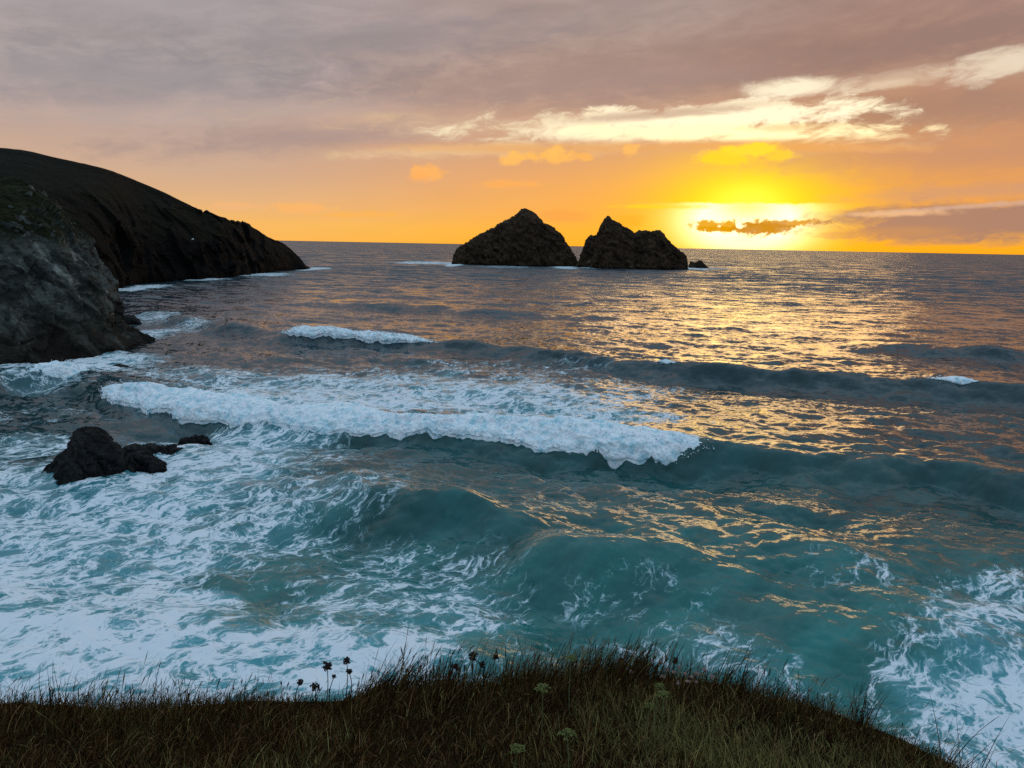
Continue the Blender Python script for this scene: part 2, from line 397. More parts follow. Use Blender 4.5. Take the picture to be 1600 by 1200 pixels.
def sea_at(x, y, disp=False):
    r = np.hypot(x, y)
    za, ax_, ay_ = sample(TILE_A, x, y, 0.10)
    zb, bx_, by_ = sample(TILE_B, x + 5, y, -0.17)
    va = 0.75 + 0.5 * perlin(x * 0.013, y * 0.02, 1.5)
    ka = (0.24 + 0.07 * sstep(75, 45, r)) * va; kb = (0.085 + 0.025 * sstep(28, 60, r)) * (1 + 0.5 * perlin(x * 0.05, y * 0.05, 6.5)) * (1 - sstep(90, 260, r))
    ka = ka * (1 - 0.7 * sstep(600, 2500, r))
    z = za * ka + zb * kb
    for c in CRESTS: z = z + c.h(x, y)
    if disp: return z, ax_ * ka * 1.1 + bx_ * kb * 1.2, ay_ * ka * 1.1 + by_ * kb * 1.2
    return z

# foam cover: patches of the sea surface (centre, half sizes in metres come from where they lie on the water)
class Patch:
    def __init__(s, px, py, rx, ry, d, tilt=0.0, soft=0.5):
        c = on_z(px, py); l, r_ = on_z(px - rx, py), on_z(px + rx, py); f, n = on_z(px, py - ry), on_z(px, py + ry)
        s.c = c; s.w = abs(r_[0] - l[0]) / 2; s.h = abs(f[1] - n[1]) / 2; s.d = d; s.t = R(tilt); s.soft = soft
    def val(s, x, y, nz):
        u, v = x - s.c[0], y - s.c[1]
        a, b = u * math.cos(s.t) + v * math.sin(s.t), -u * math.sin(s.t) + v * math.cos(s.t)
        q = np.sqrt((a / s.w) ** 2 + (b / s.h) ** 2) + nz * 0.45
        return s.d * (1 - sstep(1 - s.soft, 1 + s.soft, q))
PATCHES = [
    Patch(120, 790, 330, 95, .72, -8), Patch(330, 720, 190, 45, .72, -10), Patch(60, 880, 260, 110, .74), Patch(140, 990, 250, 70, .72),
    Patch(40, 1040, 420, 60, .92), Patch(300, 1050, 330, 45, .80), Patch(270, 945, 110, 34, 1.0), Patch(360, 800, 170, 70, .55, -20),
    Patch(520, 1030, 190, 40, .8), Patch(640, 900, 180, 70, .44, -15), Patch(600, 960, 200, 60, .50), Patch(720, 940, 110, 50, .40),
    Patch(520, 790, 120, 50, .42, -25), Patch(470, 870, 160, 60, .30, -20), Patch(0, 710, 120, 34, .62), Patch(420, 680, 130, 20, .70),
    Patch(640, 610, 260, 35, .72, -3), Patch(820, 630, 200, 35, .70, -3), Patch(450, 610, 200, 32, .60), Patch(900, 655, 160, 22, .75), Patch(520, 630, 260, 22, .85),
    Patch(350, 590, 160, 16, .50), Patch(960, 610, 120, 24, .42), Patch(760, 575, 180, 12, .34),
    Patch(1560, 1000, 130, 80, .72, 0), Patch(1590, 1090, 190, 80, .85), Patch(1470, 1060, 90, 60, .62), Patch(1600, 930, 130, 40, .55),
    Patch(1170, 1010, 60, 60, .45, 40), Patch(1060, 980, 120, 30, .32, 10), Patch(1340, 920, 90, 40, .30, 20), Patch(1000, 930, 120, 30, .28),
    Patch(1180, 1040, 40, 30, .55), Patch(150, 1110, 500, 40, 1.0), Patch(140, 584, 70, 9, 1.0), Patch(520, 1090, 200, 30, .9), Patch(1500, 1170, 200, 50, .85), Patch(650, 1060, 160, 30, .55), Patch(860, 1010, 200, 40, .22),
    # by the cliff, the headland and the stacks
    Patch(215, 525, 45, 18, .85), Patch(150, 560, 120, 9, .9), Patch(60, 566, 130, 8, .95), Patch(215, 450, 34, 6, 1.0), Patch(225, 500, 60, 7, .6), Patch(300, 512, 60, 7, .5),
    Patch(390, 429, 70, 3, .95), Patch(320, 436, 40, 3, .8), Patch(490, 420, 26, 2.5, 1.0), Patch(665, 410.5, 55, 2.2, .85), Patch(715, 412, 14, 3.5, 1.2), Patch(790, 417, 40, 2, .5),
    Patch(882, 418, 20, 2, .9), Patch(915, 417, 18, 2, .9), Patch(1072, 419, 22, 2.5, .9), Patch(1110, 419, 24, 1.8, .6), Patch(300, 580, 90, 9, .45), Patch(180, 575, 60, 9, .6),
    Patch(40, 600, 120, 16, .5), Patch(60, 650, 90, 16, .25),
]
def foam_at(x, y):
    nz = fbm(x * 0.16, y * 0.16, 0 * x + 2.2, 3)
    f = np.zeros_like(x)
    for p in PATCHES:
        sel = (np.abs(x - p.c[0]) < 2.2 * max(p.w, p.h)) & (np.abs(y - p.c[1]) < 2.2 * max(p.w, p.h))
        if not sel.any(): continue
        v = p.val(x[sel], y[sel], nz[sel])
        f[sel] = np.maximum(f[sel], v) + 0.15 * np.minimum(f[sel], v)
    return np.clip(f, 0, 1.3)

# ------------------------------------------------------------------ sea mesh (rings spread from the shore out to the horizon)
def build_sea():
    rs = [9.0]
    while rs[-1] < 60000: rs.append(rs[-1] + max(0.05, 0.062 * (rs[-1] / 25) ** (1.62 if rs[-1] < 900 else 2.0)))
    rs = np.array(rs); az = np.radians(np.linspace(-60, 60, 1300))
    RR, AA = np.meshgrid(rs, az, indexing='ij')
    x, y = (RR * np.sin(AA)).ravel(), (RR * np.cos(AA)).ravel()
    z, hx, hy = sea_at(x, y, True)
    fo = foam_at(x, y)
    z = z + fo * 0.05 * fbm(x * 0.9, y * 0.9, 0 * x, 3) * (np.hypot(x, y) < 120)
    v = np.stack([x + hx, y + hy, z], 1)
    return mesh_obj('sea', v, grid_faces(len(rs), len(az), True), sea_mat(), attrs={'foam': fo})
def sea_mat():
    mt, t, out = material('sea_water')
    geo = t.new('ShaderNodeNewGeometry'); P = geo.outputs['Position']; N = geo.outputs['Normal']
    px_, py_, pz_ = t.sep(P)
    flat = t.xyz(px_, py_, 0.0)
    dist = t.v('LENGTH', flat)
    foam_d = t.attr('foam').outputs['Fac']
    # ripples as small surface slopes, finest near, longer far out
    rot = t.new('ShaderNodeMapping'); rot.inputs['Rotation'].default_value = (0, 0, R(14)); t.put(rot.inputs['Vector'], flat)
    Q = rot.outputs[0]
    def slopes(sx, sy, detail, rough, seed):
        c = t.noise(t.v('ADD', t.v('MULTIPLY', Q, (sx, sy, 1)), (seed, seed * 1.7, seed)), 1.0, detail, rough, 0.4, color=True)
        return t.v('SUBTRACT', c, (0.5, 0.5, 0.5))
    near = slopes(1.1, 1.9, 4, 0.62, 3.0)
    mid = slopes(0.16, 0.42, 5, 0.65, 9.0)
    far = slopes(0.03, 0.10, 6, 0.68, 21.0)
    gust = t.rng(t.noise(t.v('MULTIPLY', Q, (0.02, 0.035, 1)), 1.0, 3, 0.5), 0.3, 0.7, 0.55, 1.25)
    s = t.v('SCALE', near, scale=t.m('MULTIPLY', t.rng(dist, 40, 300, 0.85, 1.1), gust))
    s = t.v('ADD', s, t.v('SCALE', mid, scale=t.m('MULTIPLY', t.rng(dist, 60, 300, 0.24, 1.7), gust)))
    s = t.v('ADD', s, t.v('SCALE', far, scale=t.rng(dist, 110, 600, 0.05, 1.9)))
    s = t.v('ADD', s, t.v('SCALE', slopes(5.0, 9.0, 4, 0.65, 31.0), scale=t.rng(dist, 30, 140, 0.48, 0.0)))
    s = t.v('MULTIPLY', s, (1.05, 1.0, 0.0))
    # wind waves far out are steeper on the side they roll towards (the shore)
    s = t.v('ADD', s, t.v('SCALE', (-0.26, -0.97, 0.0), scale=t.rng(dist, 100, 460, 0.0, 0.26)))
    Nn = t.v('NORMALIZE', t.v('ADD', N, s))
    # body colour: milky turquoise over the sand, dark green-blue further out
    wob = t.noise(flat, 0.05, 4, 0.55)
    dn = t.m('ADD', dist, t.m('MULTIPLY', t.m('SUBTRACT', wob, 0.5), 30))
    body = t.ramp(t.m('DIVIDE', dn, 200.0), [(0.0, (0.030, 0.240, 0.215)), (0.13, (0.020, 0.170, 0.155)), (0.22, (0.010, 0.080, 0.077)), (0.36, (0.009, 0.042, 0.046)), (0.6, (0.011, 0.033, 0.040)), (1.0, (0.014, 0.030, 0.040))])
    mp = t.new('ShaderNodeMapping', vector_type='TEXTURE'); mp.inputs['Rotation'].default_value = (0, 0, R(40)); mp.inputs['Scale'].default_value = (3.0, 1.2, 1); t.put(mp.inputs['Vector'], flat)
    sand = t.noise(mp.outputs[0], 0.22, 6, 0.6, 0.8)
    body = t.hsv(body, t.rng(t.noise(mp.outputs[0], 0.5, 5, 0.6), 0.3, 0.7, 0.72, 1.25))
    body = t.mix(t.m('MULTIPLY', t.rng(sand, 0.50, 0.70), t.rng(dist, 75, 25, 0, 0.55)), body, (0.085, 0.185, 0.155))
    aer = t.m('MULTIPLY', t.rng(foam_d, 0.25, 1.1), 0.75)
    body = t.mix(aer, body, (0.09, 0.36, 0.42))
    water = principled(t, Base_Color=body, Roughness=t.rng(dist, 40, 450, 0.07, 0.20), IOR=1.33, Normal=Nn)
    # foam: lace, holes and streaks
    w1 = t.v('SUBTRACT', t.noise(flat, 0.30, 3, 0.5, color=True), (0.5, 0.5, 0.5))
    w2 = t.v('SUBTRACT', t.noise(flat, 1.3, 3, 0.5, color=True), (0.5, 0.5, 0.5))
    pw = t.v('ADD', flat, t.v('ADD', t.v('SCALE', w1, scale=3.2), t.v('SCALE', w2, scale=0.7)))
    fm = t.new('ShaderNodeMapping', vector_type='TEXTURE'); fm.inputs['Rotation'].default_value = (0, 0, R(50)); fm.inputs['Scale'].default_value = (1.45, 0.85, 1); t.put(fm.inputs['Vector'], pw)
    pf = t.v('MULTIPLY', fm.outputs[0], (1, 1, 0))
    n1 = t.noise(pf, 0.33, 9, 0.66)
    n2 = t.noise(pf, 1.7, 7, 0.68)
    e1 = t.voro(pf, 0.55, dim='2D'); e2 = t.voro(t.v('ADD', pf, (4.4, 1.2, 0)), 1.5, dim='2D'); e3 = t.voro(t.v('ADD', pf, (1.4, 7.2, 0)), 3.6, dim='2D')
    web = t.m('ADD', t.m('MULTIPLY', t.rng(e1, 0.0, 0.42, 1, 0), 0.50), t.m('MULTIPLY', t.rng(e2, 0.0, 0.40, 1, 0), 0.42))
    e4 = t.voro(t.v('ADD', pf, (9.4, 3.2, 0)), 7.5, dim='2D'); n6 = t.noise(pf, 7.0, 5, 0.7)
    web = t.m('ADD', web, t.m('MULTIPLY', t.rng(e3, 0.0, 0.38, 1, 0), 0.34))
    web = t.m('ADD', web, t.m('MULTIPLY', t.rng(e4, 0.0, 0.38, 1, 0), 0.20))
    web = t.m('ADD', web, t.m('MULTIPLY', t.m('SUBTRACT', n6, 0.5), 1.0))
    val = t.m('ADD', t.m('MULTIPLY', t.m('SUBTRACT', n1, 0.5), 2.3), t.m('MULTIPLY', t.m('SUBTRACT', n2, 0.5), 1.9))
    val = t.m('ADD', val, t.m('MULTIPLY', web, 0.95))
    val = t.m('ADD', val, t.m('SUBTRACT', t.m('MULTIPLY', foam_d, 1.0), 1.32))
    fac = t.rng(val, -0.12, 0.60)
    fac = t.m('MULTIPLY', fac, t.rng(foam_d, 0.03, 0.30))
    fac = t.m('MULTIPLY', fac, 0.94)
    bump = t.new('ShaderNodeBump'); bump.inputs['Strength'].default_value = 0.5; bump.inputs['Distance'].default_value = 0.08
    t.put(bump.inputs['Height'], t.m('ADD', fac, t.m('MULTIPLY', n2, 0.6)))
    fcol = t.mix(t.rng(fac, 0.2, 0.95), (0.42, 0.66, 0.72), (0.80, 0.84, 0.87))
    foam = principled(t, Base_Color=fcol, Roughness=0.75, Normal=bump.outputs[0])
    foam.inputs['Specular IOR Level'].default_value = 0.2
    mx = t.new('ShaderNodeMixShader'); t.put(mx.inputs[0], fac)
    t.l.new(water.outputs[0], mx.inputs[1]); t.l.new(foam.outputs[0], mx.inputs[2])
    t.l.new(mx.outputs[0], out.inputs[0])
    return mt
sea = build_sea()
tag(sea, 'turquoise to slate grey sea with gold sunset glitter and drifting foam', kind='structure')

# ------------------------------------------------------------------ white water of the breaking waves
def foam_mat():
    mt, t, out = material('white_water')
    geo = t.new('ShaderNodeNewGeometry'); P = geo.outputs['Position']
    n = t.noise(P, 1.6, 8, 0.68); n2 = t.noise(P, 5.5, 5, 0.65)
    fade = t.attr('fade').outputs['Fac']
    a = t.rng(t.m('ADD', fade, t.m('ADD', t.m('MULTIPLY', t.m('SUBTRACT', n, 0.5), 1.6), t.m('MULTIPLY', t.m('SUBTRACT', n2, 0.5), 0.9))), 0.35, 0.70)
    bump = t.new('ShaderNodeBump'); bump.inputs['Strength'].default_value = 0.45; bump.inputs['Distance'].default_value = 0.16
    t.put(bump.inputs['Height'], t.m('ADD', n, t.m('MULTIPLY', n2, 0.5)))
    n3 = t.noise(P, 0.8, 6, 0.6)
    col = t.mix(t.rng(n, 0.35, 0.60), t.mix(t.rng(n3, .4, .6), (0.46, 0.72, 0.79), (0.72, 0.84, 0.88)), (0.93, 0.95, 0.96))
    b = principled(t, Base_Color=col, Roughness=0.8, Normal=bump.outputs[0], Alpha=a)
    b.inputs['Specular IOR Level'].default_value = 0.15
    b.inputs['Subsurface Weight'].default_value = 0.0
    t.l.new(b.outputs[0], out.inputs[0])
    return mt
FOAM = foam_mat()
def breaker(c, px0, px1, label, name='breaking_wave', spread=1.0, hgt=1.0, res=0.07, group=None, taper=(3, 3), nv=64):
    """white water tumbling over a crest: from the back of the wave over the top to a lumpy toe in front"""
    z0 = np.median(c.As)
    x0, x1 = on_z(px0, 600, 0)[0], on_z(px1, 600, 0)[0]
    # find the crest x whose bearing is that of the pixel
    def bear(px):
        a = math.tan(R(azel(px, 560)[0])); k = np.argmin(np.abs(c.xs / np.maximum(c.ys, 1) - a)); return c.xs[k]
    x0, x1 = bear(px0), bear(px1)
    n = int((x1 - x0) / res); xs = np.linspace(x0, x1, n)
    yc = np.interp(xs, c.xs, c.ys); A = np.interp(xs, c.xs, c.As); m = np.interp(xs, c.xs, c.slope)
    nn = np.stack([-m, np.ones_like(m)], 1); nn /= np.linalg.norm(nn, axis=1)[:, None]
    e = np.minimum(sstep(0, taper[0], xs - x0), sstep(0, taper[1], x1 - xs))
    # cross-section (offset behind crest, height share)
    prof = np.array([(4.0, .25), (2.8, .52), (1.7, .82), (0.7, 1.0), (-0.2, 1.05), (-0.9, .98), (-1.5, .84), (-2.0, .64), (-2.4, .40), (-2.7, .14), (-2.85, -.10)])
    tv = np.linspace(0, 1, nv); tp = np.linspace(0, 1, len(prof))
    off = np.interp(tv, tp, prof[:, 0]); hs = np.interp(tv, tp, prof[:, 1])
    lump = fbm(xs * 0.42, yc * 0.1, 0 * xs, 4)                     # toe runs in and out
    hump = 1 + 0.22 * fbm(xs * 0.30, 0 * xs, 0 * xs + 8.1, 3)
    reach = (1 + 0.42 * lump + 0.16 * fbm(xs * 1.5, yc * 0.1, 0 * xs + 5, 4))[:, None]
    O = np.where(off[None, :] < 0, off[None, :] * reach, off[None, :]) * spread * (0.25 + 0.75 * e[:, None])
    X = xs[:, None] + nn[:, 0:1] * O; Y = yc[:, None] + nn[:, 1:2] * O
    base_ = sea_at(X.ravel(), Y.ravel()).reshape(X.shape)
    Zp = A[:, None] * hs[None, :] * hgt * hump[:, None]
    Z = np.maximum(Zp, base_ + 0.20) * e[:, None] + (base_ - 0.25) * (1 - e[:, None])
    Z[:, -1] = base_[:, -1] - 0.25; Z[:, 0] = base_[:, 0] - 0.05
    amp = (np.sin(np.pi * np.clip(tv * 1.05, 0, 1)) ** 0.5)[None, :] * (0.3 + 0.7 * e[:, None])
    q = 0.9
    d1 = fbm(X * q, Y * q, Z * q, 5, 0.55); d2 = fbm(X * 2.6 + 9, Y * 2.6, Z * 2.6, 4, 0.6, ridged=True)
    d3 = fbm(X * 5.5, Y * 5.5 + 4, Z * 5.5, 3, 0.6)
    D = (d1 * 0.46 + d2 * 0.18 + d3 * 0.12 + 0.24) * amp
    Y = Y - D * 0.7; Z = Z + D * 0.75; X = X + fbm(X * q + 31, Y * q, Z * q, 4) * 0.3 * amp
    fade = (sstep(0.0, 0.30, tv) * (1 - 0.55 * sstep(0.90, 1.0, tv)))[None, :] * 1.55 * np.ones_like(X)
    fade = fade * (0.15 + 0.85 * np.minimum(sstep(0, taper[0] * .5, xs - x0), sstep(0, taper[1] * .5, x1 - xs)))[:, None]
    v = np.stack([X.ravel(), Y.ravel(), Z.ravel()], 1)
    o = mesh_obj(name, v, grid_faces(n, nv), FOAM, attrs={'fade': fade.ravel()})
    tag(o, label, 'wave', group)
    # torn spray along the lip and the toe
    r_ = np.random.default_rng(n); k = int((x1 - x0) * 45 * (0.3 if nv < 50 else 1)); sz = res / 0.07
    iu = r_.integers(0, n, k); lip = r_.random(k) < 0.45
    iv = np.where(lip, r_.integers(int(nv * .36), int(nv * .58), k), r_.integers(int(nv * .72), nv - 2, k))
    keep = r_.random(k) < np.clip(fade[iu, iv] * 0.8, 0, 1); iu, iv, lip = iu[keep], iv[keep], lip[keep]; k = len(iu)
    C0 = np.stack([X[iu, iv], Y[iu, iv], Z[iu, iv]], 1)
    off_ = np.abs(r_.normal(0, 1, k)) * np.where(lip, 0.22, 0.28) * spread
    C0 += np.stack([r_.normal(0, .15, k), np.where(lip, r_.normal(0, .15, k), -off_), np.where(lip, off_, 0.06 + off_ * .15)], 1)
    rad = (0.018 + 0.05 * r_.random(k) ** 2.5) * sz
    T6 = np.array([(1, 0, 0), (0, 1, 0), (-1, 0, 0), (0, -1, 0), (0, 0, 1), (0, 0, -1)], float)
    Vs = (C0[:, None, :] + T6[None] * rad[:, None, None] * r_.uniform(.6, 1.4, (k, 6, 1))).reshape(-1, 3)
    tri = np.array([(0, 1, 4), (1, 2, 4), (2, 3, 4), (3, 0, 4), (1, 0, 5), (2, 1, 5), (3, 2, 5), (0, 3, 5)])
    Fs = (np.arange(k)[:, None, None] * 6 + tri[None]).reshape(-1, 3)
    sp = mesh_obj('spray', Vs, Fs, FOAM, o, attrs={'fade': np.full(len(Vs), 2.0)}); sp['kind'] = 'stuff'
    return o
breaker(W2, 150, 1135, 'longest white breaking wave rolling across the middle of the bay', group='breaking wave crests', taper=(5, 4), hgt=0.88, spread=0.9)
breaker(W1, 437, 704, 'white breaking crest on the dark swell behind the longest breaker', group='breaking wave crests', res=0.12, spread=0.80, hgt=0.88, taper=(4, 10))
breaker(W1, 1012, 1062, 'smallest fleck of white crest halfway along the back swell', group='breaking wave crests', res=0.12, spread=0.55, hgt=0.95, nv=40)
breaker(W1, 1412, 1552, 'short white crest breaking at the right end of the back swell', group='breaking wave crests', res=0.12, spread=0.40, hgt=0.90, nv=40, taper=(9, 4))
breaker(W7, 10, 165, 'white breaking wave at the foot of the grey rock cliff', group='breaking wave crests', res=0.10, spread=0.8, hgt=1.0, taper=(4, 3))

# ------------------------------------------------------------------ rock and turf
def rock_mat(name, dark, light, tint, grass=None, scale=0.35, streak=True, gz=(0.55, 0.78), wet=2.0, gh=None, gcols=((0.030, 0.034, 0.010), (0.055, 0.048, 0.018)), streaks=None):
    mt, t, out = material(name)
    geo = t.new('ShaderNodeNewGeometry'); P = geo.outputs['Position']; nx, ny, nz = t.sep(geo.outputs['Normal'])
    _, _, pz = t.sep(P)
    st = t.new('ShaderNodeMapping'); st.inputs['Rotation'].default_value = (R(20), R(-35), R(10)); st.inputs['Scale'].default_value = (1, 1, 3.2); t.put(st.inputs['Vector'], P)
    n1 = t.noise(P, scale, 8, 0.62); n2 = t.noise(st.outputs[0], scale * 1.5, 7, 0.65, 0.8); n3 = t.noise(P, scale * 7, 6, 0.7)
    c = t.mix(t.rng(n1, 0.36, 0.66), dark, light)
    c = t.mix(t.m('MULTIPLY', t.rng(n2, 0.56, 0.72), 0.7), c, tint)
    c = t.hsv(c, t.rng(n3, 0.25, 0.75, 0.6, 1.4))
    c = t.mix(t.rng(t.m('ADD', pz, t.m('MULTIPLY', n1, wet * 1.6)), wet * 0.9, wet * 2.1, 0.8, 0), c, tuple(v * 0.28 for v in dark))   # wet, weedy tide line
    rough = 0.85
    if streaks:                                # pale quartz streaks down the bedding, rusty lower face
        mp = t.new('ShaderNodeMapping', vector_type='TEXTURE'); mp.inputs['Rotation'].default_value = (0, R(56), 0); mp.inputs['Scale'].default_value = (6.0, 2.0, 0.75); t.put(mp.inputs['Vector'], P)
        n4 = t.noise(mp.outputs[0], 0.55, 6, 0.62, 0.5); n5 = t.noise(P, 0.14, 4, 0.6)
        k = t.m('MULTIPLY', t.rng(n4, 0.54, 0.66), t.rng(n5, 0.44, 0.60))
        c = t.mix(t.m('MULTIPLY', k, 0.85), c, streaks)
        c = t.mix(t.m('MULTIPLY', t.rng(n4, 0.46, 0.36), 0.7), c, tuple(v * 0.5 for v in dark))
        c = t.mix(t.m('MULTIPLY', t.rng(t.m('ADD', pz, t.m('MULTIPLY', n1, 7.0)), 12.0, 5.0), 0.75), c, (0.022, 0.016, 0.012))
    if grass:
        f = t.rng(t.m('ADD', nz, t.m('MULTIPLY', t.m('SUBTRACT', n1, 0.5), 0.5)), gz[0], gz[1])
        if gh: f = t.m('MULTIPLY', f, t.rng(t.m('ADD', pz, t.m('MULTIPLY', t.m('SUBTRACT', n1, .5), gh[2])), gh[0], gh[1]))
        g = t.mix(t.rng(n3, 0.3, 0.7), gcols[0], gcols[1])
        g = t.hsv(g, t.rng(t.noise(P, scale * 0.5, 5, 0.6), 0.3, 0.7, 0.6, 1.4))
        c = t.mix(f, c, g)
    bump = t.new('ShaderNodeBump'); bump.inputs['Strength'].default_value = 0.9; bump.inputs['Distance'].default_value = 0.25 / scale * 0.35
    t.put(bump.inputs['Height'], t.m('ADD', t.m('MULTIPLY', n2, 1.2), t.m('ADD', n1, t.m('MULTIPLY', n3, 0.5))))
    b = principled(t, Base_Color=c, Roughness=rough, Normal=bump.outputs[0])
    b.inputs['Specular IOR Level'].default_value = 0.08
    t.l.new(b.outputs[0], out.inputs[0])
    return mt
CLIFF = rock_mat('slate_cliff', (0.026, 0.030, 0.026), (0.100, 0.112, 0.096), (0.22, 0.23, 0.20), True, 0.32, gz=(0.30, 0.50), wet=2.4, gh=(13.0, 16.0, 6.0), gcols=((0.008, 0.010, 0.003), (0.020, 0.019, 0.006)), streaks=(0.34, 0.35, 0.30))
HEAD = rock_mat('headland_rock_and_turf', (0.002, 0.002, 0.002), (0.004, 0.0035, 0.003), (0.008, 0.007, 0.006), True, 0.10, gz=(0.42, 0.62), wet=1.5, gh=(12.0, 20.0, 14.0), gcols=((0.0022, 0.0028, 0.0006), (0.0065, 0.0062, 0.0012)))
STACK = rock_mat('stack_rock', (0.030, 0.017, 0.010), (0.066, 0.040, 0.023), (0.15, 0.115, 0.085), True, 0.12, wet=1.5, gz=(0.75, 0.95), gcols=((0.03, 0.026, 0.012), (0.05, 0.04, 0.02)))
SHORE = rock_mat('wet_shore_rock', (0.010, 0.010, 0.011), (0.034, 0.032, 0.030), (0.060, 0.052, 0.038), None, 0.9, wet=0.35)

def cat_rows(ctrl, n):
    """resample rows of control points with a Catmull-Rom spline along axis 0"""
    C = np.asarray(ctrl, float); k = len(C)
    P = np.concatenate([2 * C[:1] - C[1:2], C, 2 * C[-1:] - C[-2:-1]])
    t = np.linspace(0, k - 1, n); i = np.minimum(t.astype(int), k - 2); f = (t - i)
    f = f.reshape((-1,) + (1,) * (C.ndim - 1))
    p0, p1, p2, p3 = P[i], P[i + 1], P[i + 2], P[i + 3]
    return 0.5 * (2 * p1 + (p2 - p0) * f + (2 * p0 - 5 * p1 + 4 * p2 - p3) * f ** 2 + (3 * p1 - p0 - 3 * p2 + p3) * f ** 3)
def patch_surface(name, stations, nu, nv, mat, amp, freq, keep=None, strata=0.0):
    S = cat_rows(np.array(stations), nu)                    # nu x levels x 3
    S = cat_rows(S.transpose(1, 0, 2), nv).transpose(1, 0, 2)
    du = np.gradient(S, axis=0); dv = np.gradient(S, axis=1)
    nrm = np.cross(du, dv); nrm /= np.linalg.norm(nrm, axis=2)[..., None] + 1e-9
    x, y, z = S[..., 0], S[..., 1], S[..., 2]
    d = fbm(x * freq, y * freq, z * freq, 6, 0.52, ridged=True) * 0.7 + fbm(x * freq * 0.5 + 5, y * freq * 0.5, z * freq * 0.25, 4) * 0.9
    if strata:
        q = (x * 0.45 + z * 0.9 + y * 0.2) * freq * 2.2 + fbm(x * freq, y * freq, z * freq, 3) * 1.5
        d = d + strata * (np.abs(((q) % 2) - 1) - 0.5)
    d = d * 0.7 + crags(x, y, z, freq * (1.3 if name == 'headland' else 0.95)) * 0.75
    a = amp if keep is None else amp * keep(S)
    S = S + nrm * (d * a)[..., None]
    o = mesh_obj(name, S.reshape(-1, 3), grid_faces(nu, nv), mat)
    return o

# near cliff on the left
def st(*p): return [at_y(*q) for q in p]
wy = lambda px, py: on_z(px, py)[1]
yN = wy(228, 538)
nose = st((232, 543, yN), (214, 529, yN + .6), (181, 505, yN + 1.2), (180, 470, yN + 2), (160, 425, yN + 4), (130, 372, yN + 6), (98, 335, yN + 8), (60, 306, yN + 10.5), (20, 290, yN + 13), (-60, 274, yN + 16))
yB = wy(165, 553)
stB = st((172, 560, yB), (168, 548, yB + .3), (150, 515, yB + 1.5), (140, 470, yB + 2.8), (118, 420, yB + 4), (92, 372, yB + 5.5), (66, 338, yB + 7), (34, 314, yB + 9), (-20, 300, yB + 11), (-110, 284, yB + 13))
yC = wy(75, 563)
stC = st((82, 572, yC), (78, 560, yC + .3), (70, 520, yC + 1.6), (60, 465, yC + 3.2), (44, 410, yC + 4.8), (24, 360, yC + 6.5), (4, 330, yC + 8.5), (-30, 312, yC + 11), (-90, 300, yC + 14), (-190, 284, yC + 18))
yD = wy(-30, 570)
stD = st((-28, 578, yD), (-30, 566, yD + .2), (-36, 520, yD + 1.6), (-46, 460, yD + 3.2), (-60, 405, yD + 5), (-80, 355, yD + 7), (-100, 326, yD + 9.5), (-140, 306, yD + 13), (-210, 292, yD + 17), (-320, 276, yD + 22))
stE = [p + np.array((-24, -12, 0.0)) for p in stD]
stF = [p + np.array((-60, -20, 2.0)) for p in stD]
back1 = [p * np.array((1.06, 1.10, 1.0)) + np.array((-3.5, 0, -0.6)) for p in nose]
back2 = [p * np.array((1.12, 1.26, 0.9)) + np.array((-16, 0, -1.5)) for p in nose]
cl = patch_surface('cliff', [stF, stE, stD, stC, stB, nose, back1, back2], 420, 300, CLIFF, 1.15, 0.26, strata=0.7)
tag(cl, 'near grey slate cliff with turf cap rising from the left of the bay', 'cliff')

# far headland
def head_station(wpx, wpy, rpx, rpy, back):
    w = on_z(wpx, wpy); rd = ray(rpx, rpy); hd = math.hypot(rd.x, rd.y)
    D = math.hypot(w[0], w[1]) + back
    r_ = np.array((rd.x / hd * D, rd.y / hd * D, CAM_H + rd.z / hd * D))
    out = [w + np.array((0, 0, -3.0))]
    for h, z in ((0.02, 0.06), (.10, .20), (.19, .38), (.33, .54), (.55, .74), (.8, .92), (1, 1)):
        p = w + (r_ - w) * h; p[2] = r_[2] * z; out.append(p)
    away = np.array((rd.x / hd, rd.y / hd, 0.0))
    out.append(r_ + away * (10 + back * 0.4) + np.array((0, 0, -0.16 * r_[2])))
    out.append(r_ + away * (25 + back * 1.0) + np.array((0, 0, -r_[2] * 0.6)))
    out.append(r_ + away * (40 + back * 1.2) + np.array((0, 0, -r_[2] - 3)))
    return out
hs_ = [head_station(-420, 480, -420, 250, 110), head_station(-200, 480, -200, 240, 100), head_station(0, 470, 0, 234, 90), head_station(95, 462, 90, 249, 80), head_station(175, 452, 165, 266, 66),
       head_station(215, 443, 215, 284, 58), head_station(255, 440, 262, 304, 50), head_station(300, 437, 318, 332, 40), head_station(345, 434, 350, 342, 32), head_station(390, 428, 388, 352, 25),
       head_station(425, 425, 418, 372, 18), head_station(450, 422.5, 446, 384, 12), head_station(466, 421.5, 464, 400, 7), head_station(478, 421, 477, 416, 3), head_station(484, 420, 483, 420, 2)]
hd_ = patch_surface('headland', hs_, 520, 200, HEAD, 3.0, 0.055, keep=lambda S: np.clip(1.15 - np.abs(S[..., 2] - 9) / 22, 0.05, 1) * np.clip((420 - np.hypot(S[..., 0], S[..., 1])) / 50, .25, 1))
tag(hd_, 'long dark grassy headland sloping down to the sea behind the near cliff', kind='structure')

